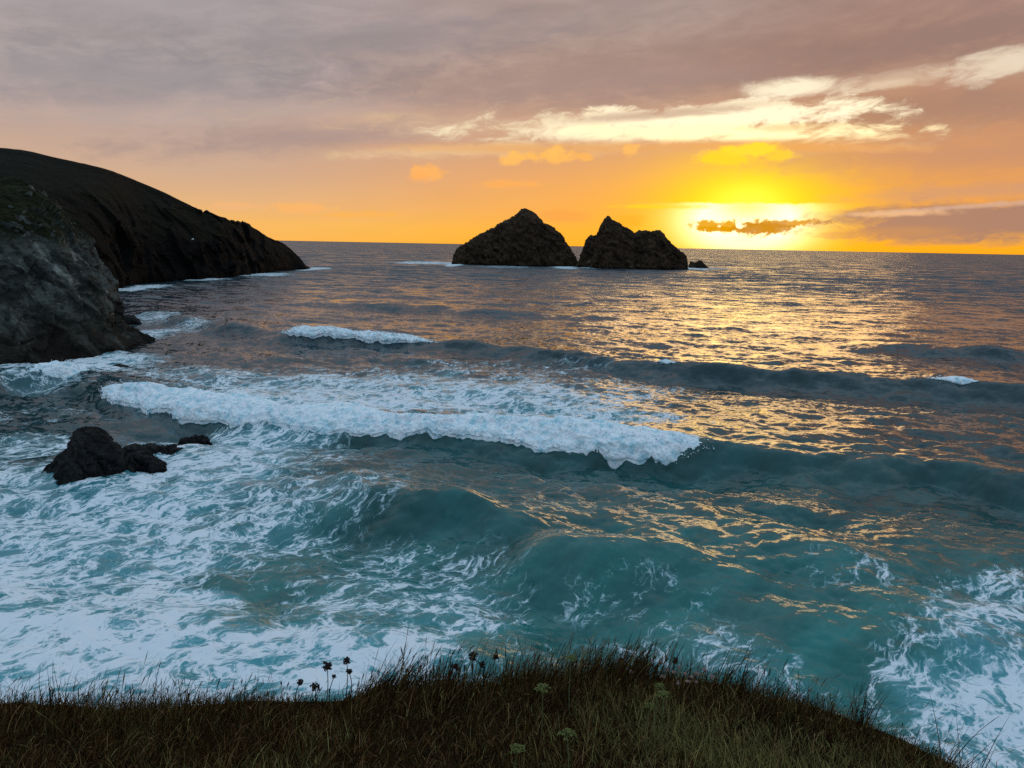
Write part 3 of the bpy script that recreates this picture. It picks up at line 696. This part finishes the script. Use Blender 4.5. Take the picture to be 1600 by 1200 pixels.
# ------------------------------------------------------------------ stacks and rocks raised from a skyline
def ridge_rock(name, outline, Y, depth, mat, label, cat, amp=1.0, freq=0.2, nx=200, ny=90, group=None, lean=0.0, sides=2.6, below=None):
    P = np.array([at_y(px, py, Y) for px, py in outline])
    o = np.argsort(P[:, 0], kind='stable'); P = P[o]
    x0, x1 = P[0, 0], P[-1, 0]; w = x1 - x0; H = P[:, 2].max()
    below = below if below is not None else 0.12 * H
    # a closed dome: rings around the middle, raised to the skyline in the middle of the depth
    u = np.linspace(0, 1, nx); s_ = np.linspace(-1, 1, ny)
    xs = x0 + w * u
    hx = np.interp(xs, P[:, 0], P[:, 2])
    half = depth * (0.35 + 0.65 * np.sqrt(np.clip(1 - (2 * u - 1) ** 2, 0, 1))) * (0.45 + 0.55 * np.clip(hx / H, 0, 1))
    X = np.repeat(xs[:, None], ny, 1)
    Yv = Y + half[:, None] * s_[None, :] + lean * (xs[:, None] - xs.mean())
    # cross-section: steep at the foot, rounded ridge
    g = 1 - np.abs(s_) ** sides
    Z = (hx[:, None] + below) * g[None, :] - below
    du = np.stack(np.gradient(X, axis=0) * 0 + 0, 0) if False else None
    S = np.stack([X, Yv, Z], 2)
    S[..., 2] += (fbm(X * freq * 2.2, 0 * X, 0 * X + 3.3, 5, 0.6, ridged=True) * amp * 0.45 * np.clip(1 - s_ ** 2, 0, 1)[None, :] * np.clip(np.minimum(u, 1 - u) * 12, 0, 1)[:, None])
    a_ = np.gradient(S, axis=0); b_ = np.gradient(S, axis=1)
    n_ = np.cross(a_, b_); n_ /= np.linalg.norm(n_, axis=2)[..., None] + 1e-9
    fx, fy, fz = X * freq, Yv * freq, Z * freq
    d = fbm(fx, fy, fz, 6, 0.55, ridged=True) * 0.75 + fbm(fx * .5 + 3, fy * .5, fz * .3, 4) * 0.8
    q = (X * 0.5 + Z * 0.8 + Yv * 0.15) * freq * 2.0 + 1.2 * fbm(fx, fy, fz, 3)
    d = d + 0.35 * (np.abs((q % 2) - 1) - 0.5)
    d = d * 0.55 + crags(X, Yv, Z, freq * 1.5, len(outline)) * 1.0
    k = amp * np.minimum(1, (0.35 + 1.2 * np.abs(s_)))[None, :]
    S = S + n_ * (d * k)[..., None]
    ob = mesh_obj(name, S.reshape(-1, 3), grid_faces(nx, ny), mat)
    return tag(ob, label, cat, group)
YS = wy(820, 415)
ridge_rock('sea_stack', [(706, 420), (707, 409), (709.5, 398), (714, 390), (729, 380), (753, 366), (774, 356), (783, 349), (804, 339), (813, 330), (820, 327.6), (830, 331.5), (839, 339), (849, 349), (863, 356), (875, 366), (885, 381), (895, 397), (902, 409), (904, 420)],
           YS + 12, 30, STACK, 'larger pyramid shaped sea stack standing left of its jagged neighbour', 'sea stack', 2.0, 0.17, 300, 140, sides=1.9)
ridge_rock('sea_stack', [(904, 421), (905, 408), (908, 398), (914, 382), (918, 372), (924, 369.5), (934, 369), (937, 358), (945, 343), (951, 338.5), (957, 345), (964, 348), (971, 353.4), (980, 358), (986.5, 362), (990, 366), (1000, 362), (1005, 363), (1010, 361), (1018, 363), (1029, 360), (1037, 367.5), (1048, 381.6), (1062, 393), (1070, 398), (1072, 412), (1073, 421)],
           wy(990, 420) + 12, 26, STACK, 'jagged twin topped sea stack nearest the setting sun', 'sea stack', 1.8, 0.20, 300, 140, sides=1.9)
ridge_rock('sea_rock', [(1076, 420), (1077, 413), (1079, 408), (1085, 411), (1092, 407), (1096, 407), (1101, 413), (1108, 419)], wy(1090, 419) + 3, 5, STACK,
           'tiny rock off the right end of the jagged sea stack', 'rock', 0.35, 0.5, 70, 40)
# rocks in the surf
rk = 'rocks in the surf'
ridge_rock('sea_rock', [(62, 752), (66, 738), (78, 727), (92, 718), (105, 706), (114, 690), (119, 674), (128, 671), (142, 672), (152, 677), (163, 687), (178, 698), (190, 709), (195, 730), (196, 748)],
           wy(130, 745), 2.4, SHORE, 'tallest black rock standing in the foam with a blunt peak', 'rock', 0.30, 0.80, 220, 140, rk, sides=2.0, below=0.5)
ridge_rock('sea_rock', [(176, 742), (184, 722), (198, 712), (212, 710), (226, 716), (240, 719), (252, 727), (261, 739), (263, 745)], wy(220, 736), 1.2, SHORE,
           'low rounded rock butted against the right of the tallest surf rock', 'rock', 0.30, 1.2, 130, 90, rk, below=0.3)
ridge_rock('sea_rock', [(192, 716), (198, 700), (210, 696), (222, 700), (234, 697), (250, 700), (268, 699), (284, 703), (292, 711), (294, 717)], wy(240, 713), 1.0, SHORE,
           'flat dark ledge of rock just behind the low rounded rock', 'rock', 0.24, 1.4, 130, 80, rk, below=0.3)
ridge_rock('sea_rock', [(279, 696), (284, 686), (296, 683), (310, 681), (322, 684), (328, 692), (330, 697)], wy(305, 694), 0.7, SHORE,
           'small black rock at the far right tip of the surf rocks', 'rock', 0.17, 1.7, 90, 60, rk, below=0.2)
ridge_rock('sea_rock', [(-16, 752), (-12, 741), (-3, 739), (5, 741), (8, 748), (9, 752)], wy(0, 747), 0.5, SHORE,
           'black rock in the foam cut off by the left edge of the photo', 'rock', 0.06, 1.9, 60, 40, rk, below=0.2)
ridge_rock('sea_rock', [(180, 508), (184, 497), (194, 494), (205, 494), (213, 499), (218, 505), (220, 509)], wy(200, 506), 2.0, SHORE,
           'dark rock awash just off the nose of the near cliff', 'rock', 0.25, 0.9, 70, 50, rk, below=0.4)
ridge_rock('sea_rock', [(170, 577), (176, 571), (186, 569), (198, 572), (205, 576), (207, 579)], wy(188, 576), 0.8, SHORE,
           'low black rock between the near cliff and the longest breaker', 'rock', 0.1, 1.5, 60, 40, rk, below=0.25)
# crags on the headland skyline
def crag(outline, Y, depth, label):
    ridge_rock('rock_outcrop', outline, Y, depth, HEAD, label, 'outcrop', 0.35, 0.5, 60, 40, 'crags on the headland ridge', below=0.0)

# ------------------------------------------------------------------ cliff top in front
EDGE = [(-700, 1060), (-300, 1060), (0, 1078), (150, 1086), (300, 1088), (430, 1086), (520, 1080), (600, 1068), (700, 1058), (800, 1052), (900, 1046), (980, 1044), (1060, 1050), (1140, 1064), (1220, 1082), (1300, 1104), (1370, 1128), (1430, 1154), (1490, 1184), (1540, 1214), (1610, 1265), (1700, 1350), (1850, 1500)]
GZ = CAM_H - 1.62
E = np.array([on_z(px, py, GZ - 0.05) for px, py in EDGE])
o_ = np.argsort(E[:, 0]); EX, EY = E[o_, 0], E[o_, 1]
def edge_y(x): return np.interp(x, EX, EY)
def ground_z(x, y):
    e = edge_y(x)
    d = y - e
    z = GZ + 0.05 * fbm(x * 0.9, y * 0.9, 0 * x, 4) - 0.05 * sstep(-1.2, 0, d)
    z = z + 0.035 * fbm(x * 3.1, y * 3.1, 0 * x + 7.7, 3) * sstep(-0.8, -0.1, d)
    over = np.maximum(d + 0.08, 0)
    return z - over * 1.5 - over ** 2 * 2.2
def ground():
    nx, ny = 420, 150
    xs = np.concatenate([np.linspace(-14, -3.2, 60), np.linspace(-3.1, 3.1, 300), np.linspace(3.2, 14, 60)])
    t_ = np.concatenate([np.linspace(-1, 0, 110) , np.linspace(0.01, 1, 40)])
    X = np.repeat(xs[:, None], ny, 1)
    e = edge_y(xs)[:, None]
    Yv = np.where(t_[None, :] <= 0, e + t_[None, :] * (e + 6.0), e + t_[None, :] ** 1.5 * 5.5)
    Z = ground_z(X.ravel(), Yv.ravel()).reshape(X.shape)
    Z = np.maximum(Z, -2.0 + 0 * Z)
    Yv = Yv + np.where(Z < GZ - 0.6, fbm(X * .4, Yv * .4, Z * .4, 4) * 0.4, 0)
    mt, t, out = material('cliff_top_soil')
    P = t.new('ShaderNodeNewGeometry').outputs['Position']
    n = t.noise(P, 4, 7, 0.65); n2 = t.noise(P, 40, 4, 0.6)
    c = t.mix(t.rng(n, 0.35, 0.65), (0.012, 0.006, 0.002), (0.024, 0.013, 0.005))
    c = t.hsv(c, t.rng(n2, 0.3, 0.7, 0.6, 1.4))
    bump = t.new('ShaderNodeBump'); bump.inputs['Strength'].default_value = 0.8; bump.inputs['Distance'].default_value = 0.02
    t.put(bump.inputs['Height'], t.m('ADD', n2, n))
    b = principled(t, Base_Color=c, Roughness=0.95, Normal=bump.outputs[0]); b.inputs['Specular IOR Level'].default_value = 0.05; t.l.new(b.outputs[0], out.inputs[0])
    o = mesh_obj('cliff_top_ground', np.stack([X, Yv, Z], 2).reshape(-1, 3), grid_faces(nx, ny), mt)
    return tag(o, 'dark grassy cliff top in the foreground dropping away to the sea', kind='structure')
ground()

def blade_mat(name, rough=0.7, trans=0.25):
    mt, t, out = material(name)
    c = t.attr('Col').outputs['Color']
    b = principled(t, Base_Color=c, Roughness=rough); b.inputs['Specular IOR Level'].default_value = 0.08
    tr = t.new('ShaderNodeBsdfTranslucent'); t.put(tr.inputs[0], c)
    mx = t.new('ShaderNodeMixShader'); mx.inputs[0].default_value = trans
    t.l.new(b.outputs[0], mx.inputs[1]); t.l.new(tr.outputs[0], mx.inputs[2]); t.l.new(mx.outputs[0], out.inputs[0])
    return mt
BLADE = blade_mat('grass_blade')
def blades(root, L, yaw, lean, curl, wid, col, seg=5, head=None):
    """curved tapering ribbons: root (n,3), length, direction of lean, lean, curl, width, colour; head = swelling of the tip (seed head)"""
    n = len(L); t = np.linspace(0, 1, seg + 1)
    ang = lean[:, None] + curl[:, None] * t[None, :]                # angle from vertical along the blade
    dl = L[:, None] / seg
    hx = np.concatenate([np.zeros((n, 1)), np.cumsum(np.sin(ang[:, :-1]) * dl, 1)], 1)
    hz = np.concatenate([np.zeros((n, 1)), np.cumsum(np.cos(ang[:, :-1]) * dl, 1)], 1)
    cx, sx = np.cos(yaw)[:, None], np.sin(yaw)[:, None]
    C = np.stack([root[:, 0:1] + hx * cx, root[:, 1:2] + hx * sx, root[:, 2:3] + hz], 2)
    w = wid[:, None] * (1 - t[None, :] ** 1.6 * 0.92)
    if head is not None:
        hd = np.exp(-((t[None, :] - 0.88) / 0.09) ** 2) * head[:, None]
        w = w + hd
    fa = rng.uniform(0, np.pi, n)                                    # which way the ribbon faces
    sv_ = np.stack([np.cos(fa), np.sin(fa) * 0.4, np.zeros(n)], 1)[:, None, :] * w[..., None] * 0.5
    V = np.stack([C - sv_, C + sv_], 2).reshape(-1, 3)               # n*(seg+1)*2
    i = (np.arange(n)[:, None] * (seg + 1) * 2 + np.arange(seg)[None, :] * 2).ravel()
    Fc = np.stack([i, i + 1, i + 3, i + 2], 1)
    K = np.repeat(col, (seg + 1) * 2, 0)
    return V, Fc, K
def join(parts):
    V, Fc, K = [], [], []; o = 0
    for v, f, k in parts:
        V.append(v); Fc.append(f + o); K.append(k); o += len(v)
    return np.concatenate(V), np.concatenate(Fc), np.concatenate(K)
PAL = np.array([(0.062, 0.026, 0.007), (0.092, 0.036, 0.009), (0.034, 0.017, 0.005), (0.046, 0.036, 0.008), (0.22, 0.125, 0.045)])
def colours(n, green):
    k = rng.integers(0, 5, n)
    g = np.clip(green, 0, 1)
    c = PAL[k]
    gc = np.array((0.22, 0.19, 0.065)) * rng.uniform(0.6, 1.5, (n, 1))
    m_ = (rng.uniform(size=n) < g)[:, None]
    return np.where(m_, gc, c) * rng.uniform(0.35, 1.5, (n, 1))
def grass():
    parts = []
    # close sward
    n = 250000
    x = rng.uniform(-3.4, 3.4, n); e = edge_y(x); y = e + 0.14 - rng.uniform(0, 1, n) ** 0.9 * 1.9
    ok = y > 0.6; x, y = x[ok], y[ok]; n = len(x)
    z = ground_z(x, y)
    cl = perlin(x * 2.2, y * 2.2, 0 * x); gp = on_z(1190, 1175, GZ); green = 0.08 + 0.85 * np.exp(-((x - gp[0]) / 0.55) ** 2 - ((y - gp[1]) / 0.22) ** 2) + 0.25 * (cl > 0.25)
    L = (0.030 + 0.055 * rng.random(n) ** 1.8) * (1 + 0.8 * cl)
    parts.append(blades(np.stack([x, y, z - 0.005], 1), L, rng.uniform(-np.pi, np.pi, n), rng.uniform(0.0, 0.75, n), rng.uniform(0.0, 1.5, n), rng.uniform(0.0016, 0.0040, n), colours(n, green), 4))
    # rim: thin upright stalks, some with seed heads, drooping to the right
    n = 34000
    x = rng.uniform(-3.2, 3.0, n); y = edge_y(x) + 0.12 - rng.random(n) ** 1.5 * 0.40; z = ground_z(x, y)
    cl = perlin(x * 3.0, 0 * x, 0 * x + 4.4)
    L = (0.050 + 0.09 * rng.random(n) ** 3) * (1 + 0.9 * cl)
    hd = np.where(rng.random(n) < 0.4, rng.uniform(0.0015, 0.0055, n), 0)
    parts.append(blades(np.stack([x, y, z], 1), L, rng.normal(0.0, 1.0, n), rng.uniform(-0.1, 0.45, n), rng.uniform(0, 1.1, n), rng.uniform(0.0012, 0.0026, n), colours(n, 0.15 + 0 * x) * 0.75, 9, hd))
    # nodding heads towards the right-hand rim
    n = 620
    x = rng.uniform(0.45, 2.3, n); y = edge_y(x) + 0.10 - rng.random(n) * 0.25; z = ground_z(x, y)
    parts.append(blades(np.stack([x, y, z], 1), rng.uniform(.10, .24, n), rng.normal(0.0, 0.4, n), rng.uniform(0.0, 0.3, n), rng.uniform(1.2, 2.3, n), rng.uniform(0.0013, 0.0022, n), colours(n, 0.1 + 0 * x) * 0.8, 12, rng.uniform(0.002, 0.005, n)))
    # bleached dead blades scattered through the sward
    n = 1800
    x = rng.uniform(-2.6, 1.4, n); y = edge_y(x) - rng.random(n) * 1.1; z = ground_z(x, y) + 0.03
    cc = np.array((0.24, 0.14, 0.06)) * rng.uniform(0.5, 1.3, (n, 1))
    parts.append(blades(np.stack([x, y, z], 1), rng.uniform(.05, .12, n), rng.normal(0.0, 0.9, n), rng.uniform(0.1, 0.7, n), rng.uniform(0.6, 2.2, n), rng.uniform(0.0014, 0.003, n), cc, 8, np.where(rng.random(n) < .4, 0.003, 0)))
    V, Fc, K = join(parts)
    o = mesh_obj('grass', V, Fc, BLADE, attrs={'Col': K})
    tag(o, 'dark brown and olive grass covering the foreground cliff top', kind='stuff')
grass()
def tuft(px, py, n, h, spread, lean, label, green=0.1):
    g = on_z(px, py, GZ - 0.05); x0, y0 = g[0], min(g[1], edge_y(g[0]) + 0.05)
    x = rng.normal(0, spread, n); y = rng.normal(0, spread * 0.5, n)
    z = ground_z(x + x0, y + y0) - ground_z(np.array([x0]), np.array([y0]))[0]
    hd = np.where(rng.random(n) < .25, 0.0025, 0)
    V, Fc, K = blades(np.stack([x, y, z], 1), h * rng.uniform(.4, 1.0, n), rng.normal(0.0, 0.6, n), lean + rng.normal(0, .16, n), rng.uniform(0.0, 0.7, n), rng.uniform(0.0022, 0.0048, n), colours(n, green + 0 * x) * 0.8, 9, hd)
    o = mesh_obj('grass_tuft', V, Fc, BLADE, attrs={'Col': K})
    o.location = (x0, y0, ground_z(np.array([x0]), np.array([y0]))[0])
    tag(o, label, 'grass tuft', 'taller grass tufts on the cliff edge')
tuft(595, 1076, 300, .25, .065, .45, 'tall tuft of dark grass leaning right beside the black seed heads')
tuft(690, 1066, 130, .22, .06, .05, 'thin upright tuft of grass between the two groups of seed heads')
tuft(830, 1060, 300, .19, .10, .15, 'wide wispy grass tuft left of the bushiest tuft on the edge', .2)
tuft(950, 1054, 700, .22, .11, .30, 'bushiest dark tuft at the highest point of the grassy edge', .2)
tuft(1160, 1080, 130, .22, .08, .3, 'sparse tuft of nodding grass right of the pink thrift flowers')
tuft(1345, 1128, 60, .24, .022, .1, 'few tall bare stalks near the right end of the grassy edge')
tuft(1500, 1200, 45, .30, .07, .45, 'long arching stalks low down at the right end of the grassy edge')
tuft(95, 1112, 16, .24, .03, -.1, 'few tall stalks near the left end of the grassy edge')


# ------------------------------------------------------------------ plants on the edge
def tube(pts, rad, sides=6):
    pts = np.asarray(pts, float); n = len(pts); a = np.linspace(0, 2 * np.pi, sides, endpoint=False)
    tg = np.gradient(pts, axis=0); tg /= np.linalg.norm(tg, axis=1)[:, None]
    s1 = np.cross(tg, (0.31, 0.95, 0.05)); s1 /= np.linalg.norm(s1, axis=1)[:, None]; s2 = np.cross(tg, s1)
    V = pts[:, None, :] + (s1[:, None, :] * np.cos(a)[None, :, None] + s2[:, None, :] * np.sin(a)[None, :, None]) * np.asarray(rad)[:, None, None]
    i = np.arange(n * sides).reshape(n, sides); j = np.roll(i, -1, 1)
    Fc = np.stack([i[:-1].ravel(), j[:-1].ravel(), j[1:].ravel(), i[1:].ravel()], 1)
    return V.reshape(-1, 3), Fc
_oc = np.array([(1, 0, 0), (0, 1, 0), (-1, 0, 0), (0, -1, 0), (0, 0, 1), (0, 0, -1)], float)
_of = np.array([(0, 1, 4, 4), (1, 2, 4, 4), (2, 3, 4, 4), (3, 0, 4, 4), (1, 0, 5, 5), (2, 1, 5, 5), (3, 2, 5, 5), (0, 3, 5, 5)])
def quadball(c, r, r_):
    """small lumpy ball of quads"""
    u = np.linspace(0, 2 * np.pi, 6, endpoint=False); v = np.linspace(0.25, np.pi - 0.25, 4)
    V = np.stack([np.outer(np.cos(u), np.sin(v)), np.outer(np.sin(u), np.sin(v)), np.outer(np.ones(6), np.cos(v))], 2)
    V = V * (1 + 0.25 * r_.normal(size=(6, 4, 1))) * r + c
    i = np.arange(24).reshape(6, 4); j = np.roll(i, -1, 0)
    Fc = np.stack([i[:, :-1].ravel(), j[:, :-1].ravel(), j[:, 1:].ravel(), i[:, 1:].ravel()], 1)
    return V.reshape(-1, 3), Fc
def merge(parts):
    V, Fc = [], []; o = 0
    for v, f in parts: V.append(v); Fc.append(f + o); o += len(v)
    return np.concatenate(V), np.concatenate(Fc)
def plain(name, c0, c1, scale=300, rough=0.8):
    mt, t, out = material(name)
    P = t.new('ShaderNodeNewGeometry').outputs['Position']
    b = principled(t, Base_Color=t.mix(t.rng(t.noise(P, scale, 3, 0.6), 0.35, 0.65), c0, c1), Roughness=rough)
    t.l.new(b.outputs[0], out.inputs[0]); return mt
M_STEM = plain('green_stem', (0.07, 0.09, 0.025), (0.11, 0.13, 0.04))
M_UMB = plain('pale_green_florets', (0.11, 0.13, 0.025), (0.21, 0.215, 0.06))
M_DSTEM = plain('dead_stem', (0.03, 0.02, 0.012), (0.05, 0.03, 0.018))
M_DARK = plain('dark_seed_head', (0.014, 0.007, 0.006), (0.035, 0.018, 0.013))
M_PINK = plain('faded_pink_petals', (0.30, 0.17, 0.14), (0.42, 0.27, 0.22))
def plant(name, px, py, width, label, cat, group, kind, back=0.0, seed=0, base_dx=0.0):
    """a stalk rooted in the turf; its head is where the photograph shows it"""
    r_ = np.random.default_rng(seed)
    Yb = back if back > 1 else edge_y(at_y(px, py, 2.8)[0]) - 0.04 - back
    hp = at_y(px, py, Yb); bx = hp[0] + base_dx
    b = np.array((bx, Yb, ground_z(np.array([bx]), np.array([Yb]))[0]))
    hgt = hp[2] - b[2]
    root = empty(name, b); tag(root, label, cat, group)
    t_ = np.linspace(0, 1, 9)
    top = hp - b
    mid = np.array((r_.normal(0, .008), r_.normal(0, .008), 0))
    pts = t_[:, None] * top + np.sin(np.pi * t_)[:, None] * mid
    pts[0, 2] -= 0.01
    thick = 0.0022 if kind != 'pink' else 0.0010
    v, f = tube(pts, thick * (1 - 0.35 * t_)); mesh_obj('stem', v, f, M_STEM if kind == 'green' else M_DSTEM, root)
    P = []; w = width * (0.78 if kind == 'dark' else 1) / F * math.hypot(hp[1], hp[2] - CAM_H) / 2
    if kind == 'green':                       # flat-topped umbel of small clusters on rays
        for k in range(44):
            a = r_.uniform(0, 2 * np.pi); q = math.sqrt(r_.uniform()) * w
            e = top + np.array((q * math.cos(a), q * math.sin(a), w * 0.50 - 0.35 * q * q / w + r_.normal(0, .0015)))
            P.append(tube(np.stack([top - (0, 0, w * .15), (top + e) / 2 + (0, 0, -w * .08), e]), [.0007, .0005, .0004], 4))
            for _ in range(5): P.append(quadball(e + r_.normal(0, w * .07, 3) * (1, 1, .4), w * r_.uniform(.05, .09), r_))
    elif kind == 'dark':                      # clenched, dried umbels
        for k in range(30):
            a = r_.uniform(0, 2 * np.pi); q = r_.uniform(0.1, 1) * w
            e = top + np.array((q * math.cos(a), q * math.sin(a) * .8, r_.uniform(-.75, .75) * w))
            P.append(tube(np.stack([top - (0, 0, w), top * .5 + e * .5, e]), [.0012, .0010, .0008], 4))
            for _ in range(3): P.append(quadball(e + r_.normal(0, w * .13, 3), w * r_.uniform(.12, .24), r_))
    else:
        for k in range(26):
            P.append(quadball(top + r_.normal(0, 1, 3) * w * .38 * (1, 1, .7), w * r_.uniform(.25, .42), r_))
    v, f = merge(P)
    mesh_obj('flower_head' if kind != 'dark' else 'seed_head', v, f, {'green': M_UMB, 'dark': M_DARK, 'pink': M_PINK}[kind], root)
    return root
gu = 'pale green umbel flowers in the cliff top grass'
for k, (px, py, w, back, lab) in enumerate((
    (847, 1078, 23, 2.36, 'green umbel flower low in the grass below the wispy tuft'),
    (893, 1029, 16, 2.52, 'green umbel flower highest of all, against the bushiest tuft'),
    (1030, 1074, 16, 2.36, 'upper of three clustered green umbel flowers right of centre'),
    (1036, 1087, 21, 2.30, 'widest green umbel flower, on the tall stem right of centre'),
    (1015, 1104, 16, 2.28, 'round green umbel flower lowest of the cluster right of centre'),
    (886, 1149, 25, 2.02, 'lone green umbel flower on a straight stem near the bottom'),
    (808, 1172, 22, 1.96, 'green umbel flower lowest in the photograph, left of the lone one'))):
    plant('wild_carrot', px, py, w, lab, 'wildflower', gu, 'green', back, 50 + k)
gd = 'dark dried seed heads on the grassy edge'
for k, (px, py, w, lab) in enumerate((
    (511, 1041, 17, 'largest black seed head of the left bunch on the edge'),
    (542, 1032, 14, 'highest black seed head of the left bunch beside the leaning tuft'),
    (545, 1049, 11, 'small black seed head just below the highest of the left bunch'),
    (522, 1057, 8, 'tiniest black seed head in the middle of the left bunch'),
    (469, 1066, 12, 'leftmost black seed head, low on the grassy edge'),
    (492, 1072, 15, 'lowest black seed head of the left bunch, against the grass'),
    (710, 1041, 13, 'leftmost dark seed head of the centre bunch'),
    (739, 1026, 18, 'largest dark seed head of the centre bunch'),
    (752, 1038, 13, 'lowest dark seed head of the centre bunch'),
    (774, 1026, 11, 'rightmost dark seed head of the centre bunch'),
    (997, 1035, 13, 'dark seed head at the right foot of the bushiest tuft'),
    (1055, 1032, 13, 'dark seed head standing over the pink thrift flowers'))):
    plant('dried_umbel', px, py, w, lab, 'seed head', gd, 'dark', 0.0, 80 + k, base_dx=-0.012)
for k, (zx, zy) in enumerate(((470, 215), (485, 192), (505, 201), (522, 185), (540, 205), (560, 215), (548, 230), (575, 232), (520, 235), (600, 192), (625, 215), (575, 205), (465, 172), (375, 200))):
    plant('thrift', 800 + zx / 2, 950 + zy / 2, 6.5, 'small faded pink thrift flower in the patch under a dark seed head', 'wildflower', 'pink thrift flowers on the grassy edge', 'pink', 0.02 + 0.002 * (zy - 170), 120 + k)

# ------------------------------------------------------------------ crags on the headland ridge, and the gull
def ridge_y(wpx, wpy, back, px):
    w = on_z(wpx, wpy); return (math.hypot(w[0], w[1]) + back) * math.cos(R(azel(px, 340)[0]))
def crag(outline, Y, depth, label):
    ridge_rock('rock_outcrop', [(a, b - 2) for a, b in outline], Y, depth, HEAD, label, 'outcrop', 0.25, 0.5, 90, 50, 'crags on the headland ridge', below=0.0)
crag([(314, 345), (317, 337), (320, 332), (323, 330.5), (327, 333), (333, 336), (342, 340), (346, 347)], ridge_y(308, 436.5, 38, 322), 5, 'blunt rocky bump halfway down the headland skyline')
crag([(367, 357), (369, 348), (372, 347), (374, 350), (377, 350), (379, 346.5), (381, 351), (386, 353), (389, 360)], ridge_y(378, 430, 27, 378), 3, 'small twin rock spikes lower down the headland skyline')
def gull():
    c = at_y(301, 374, 190.0)
    ts = np.linspace(0, 1, 14); rad = 0.085 * np.sin(np.pi * np.clip(ts * .94 + .04, 0, 1)) ** .7
    v, f = tube(np.stack([-0.32 + .64 * ts, 0 * ts, .03 * np.sin(3 * ts)], 1), rad, 8)
    P = [(v, f)]
    for sgn in (-1, 1):                        # bent gliding wings, joined to the shoulders
        y = np.linspace(0, 1, 12); ch = .20 * (1 - y ** 1.8 * .85); sw = .10 - .25 * np.maximum(y - .4, 0) + .1 * np.minimum(y, .4)
        z = .05 + .16 * np.sin(np.minimum(y * 1.9, 1.6)) - .08 * y ** 2
        top_ = np.stack([sw + ch / 2, sgn * (.03 + .62 * y), z], 1); bot = np.stack([sw - ch / 2, sgn * (.03 + .62 * y), z - .01], 1)
        mid = np.stack([sw, sgn * (.03 + .62 * y), z + .025 * (1 - y)], 1); low = np.stack([sw, sgn * (.03 + .62 * y), z - .03 * (1 - y)], 1)
        V = np.stack([top_, mid, bot, low], 1).reshape(-1, 3); i = np.arange(48).reshape(12, 4); j = np.roll(i, -1, 1)
        P.append((V, np.stack([i[:-1].ravel(), j[:-1].ravel(), j[1:].ravel(), i[1:].ravel()], 1)))
    v, f = merge(P)
    o = mesh_obj('gull', v, f, plain('white_feathers', (0.75, 0.76, 0.78), (0.82, 0.83, 0.84), 5)); o.location = c; o.rotation_euler = (R(15), 0, R(25))
    tag(o, 'white gull gliding in front of the dark headland', 'bird')
gull()
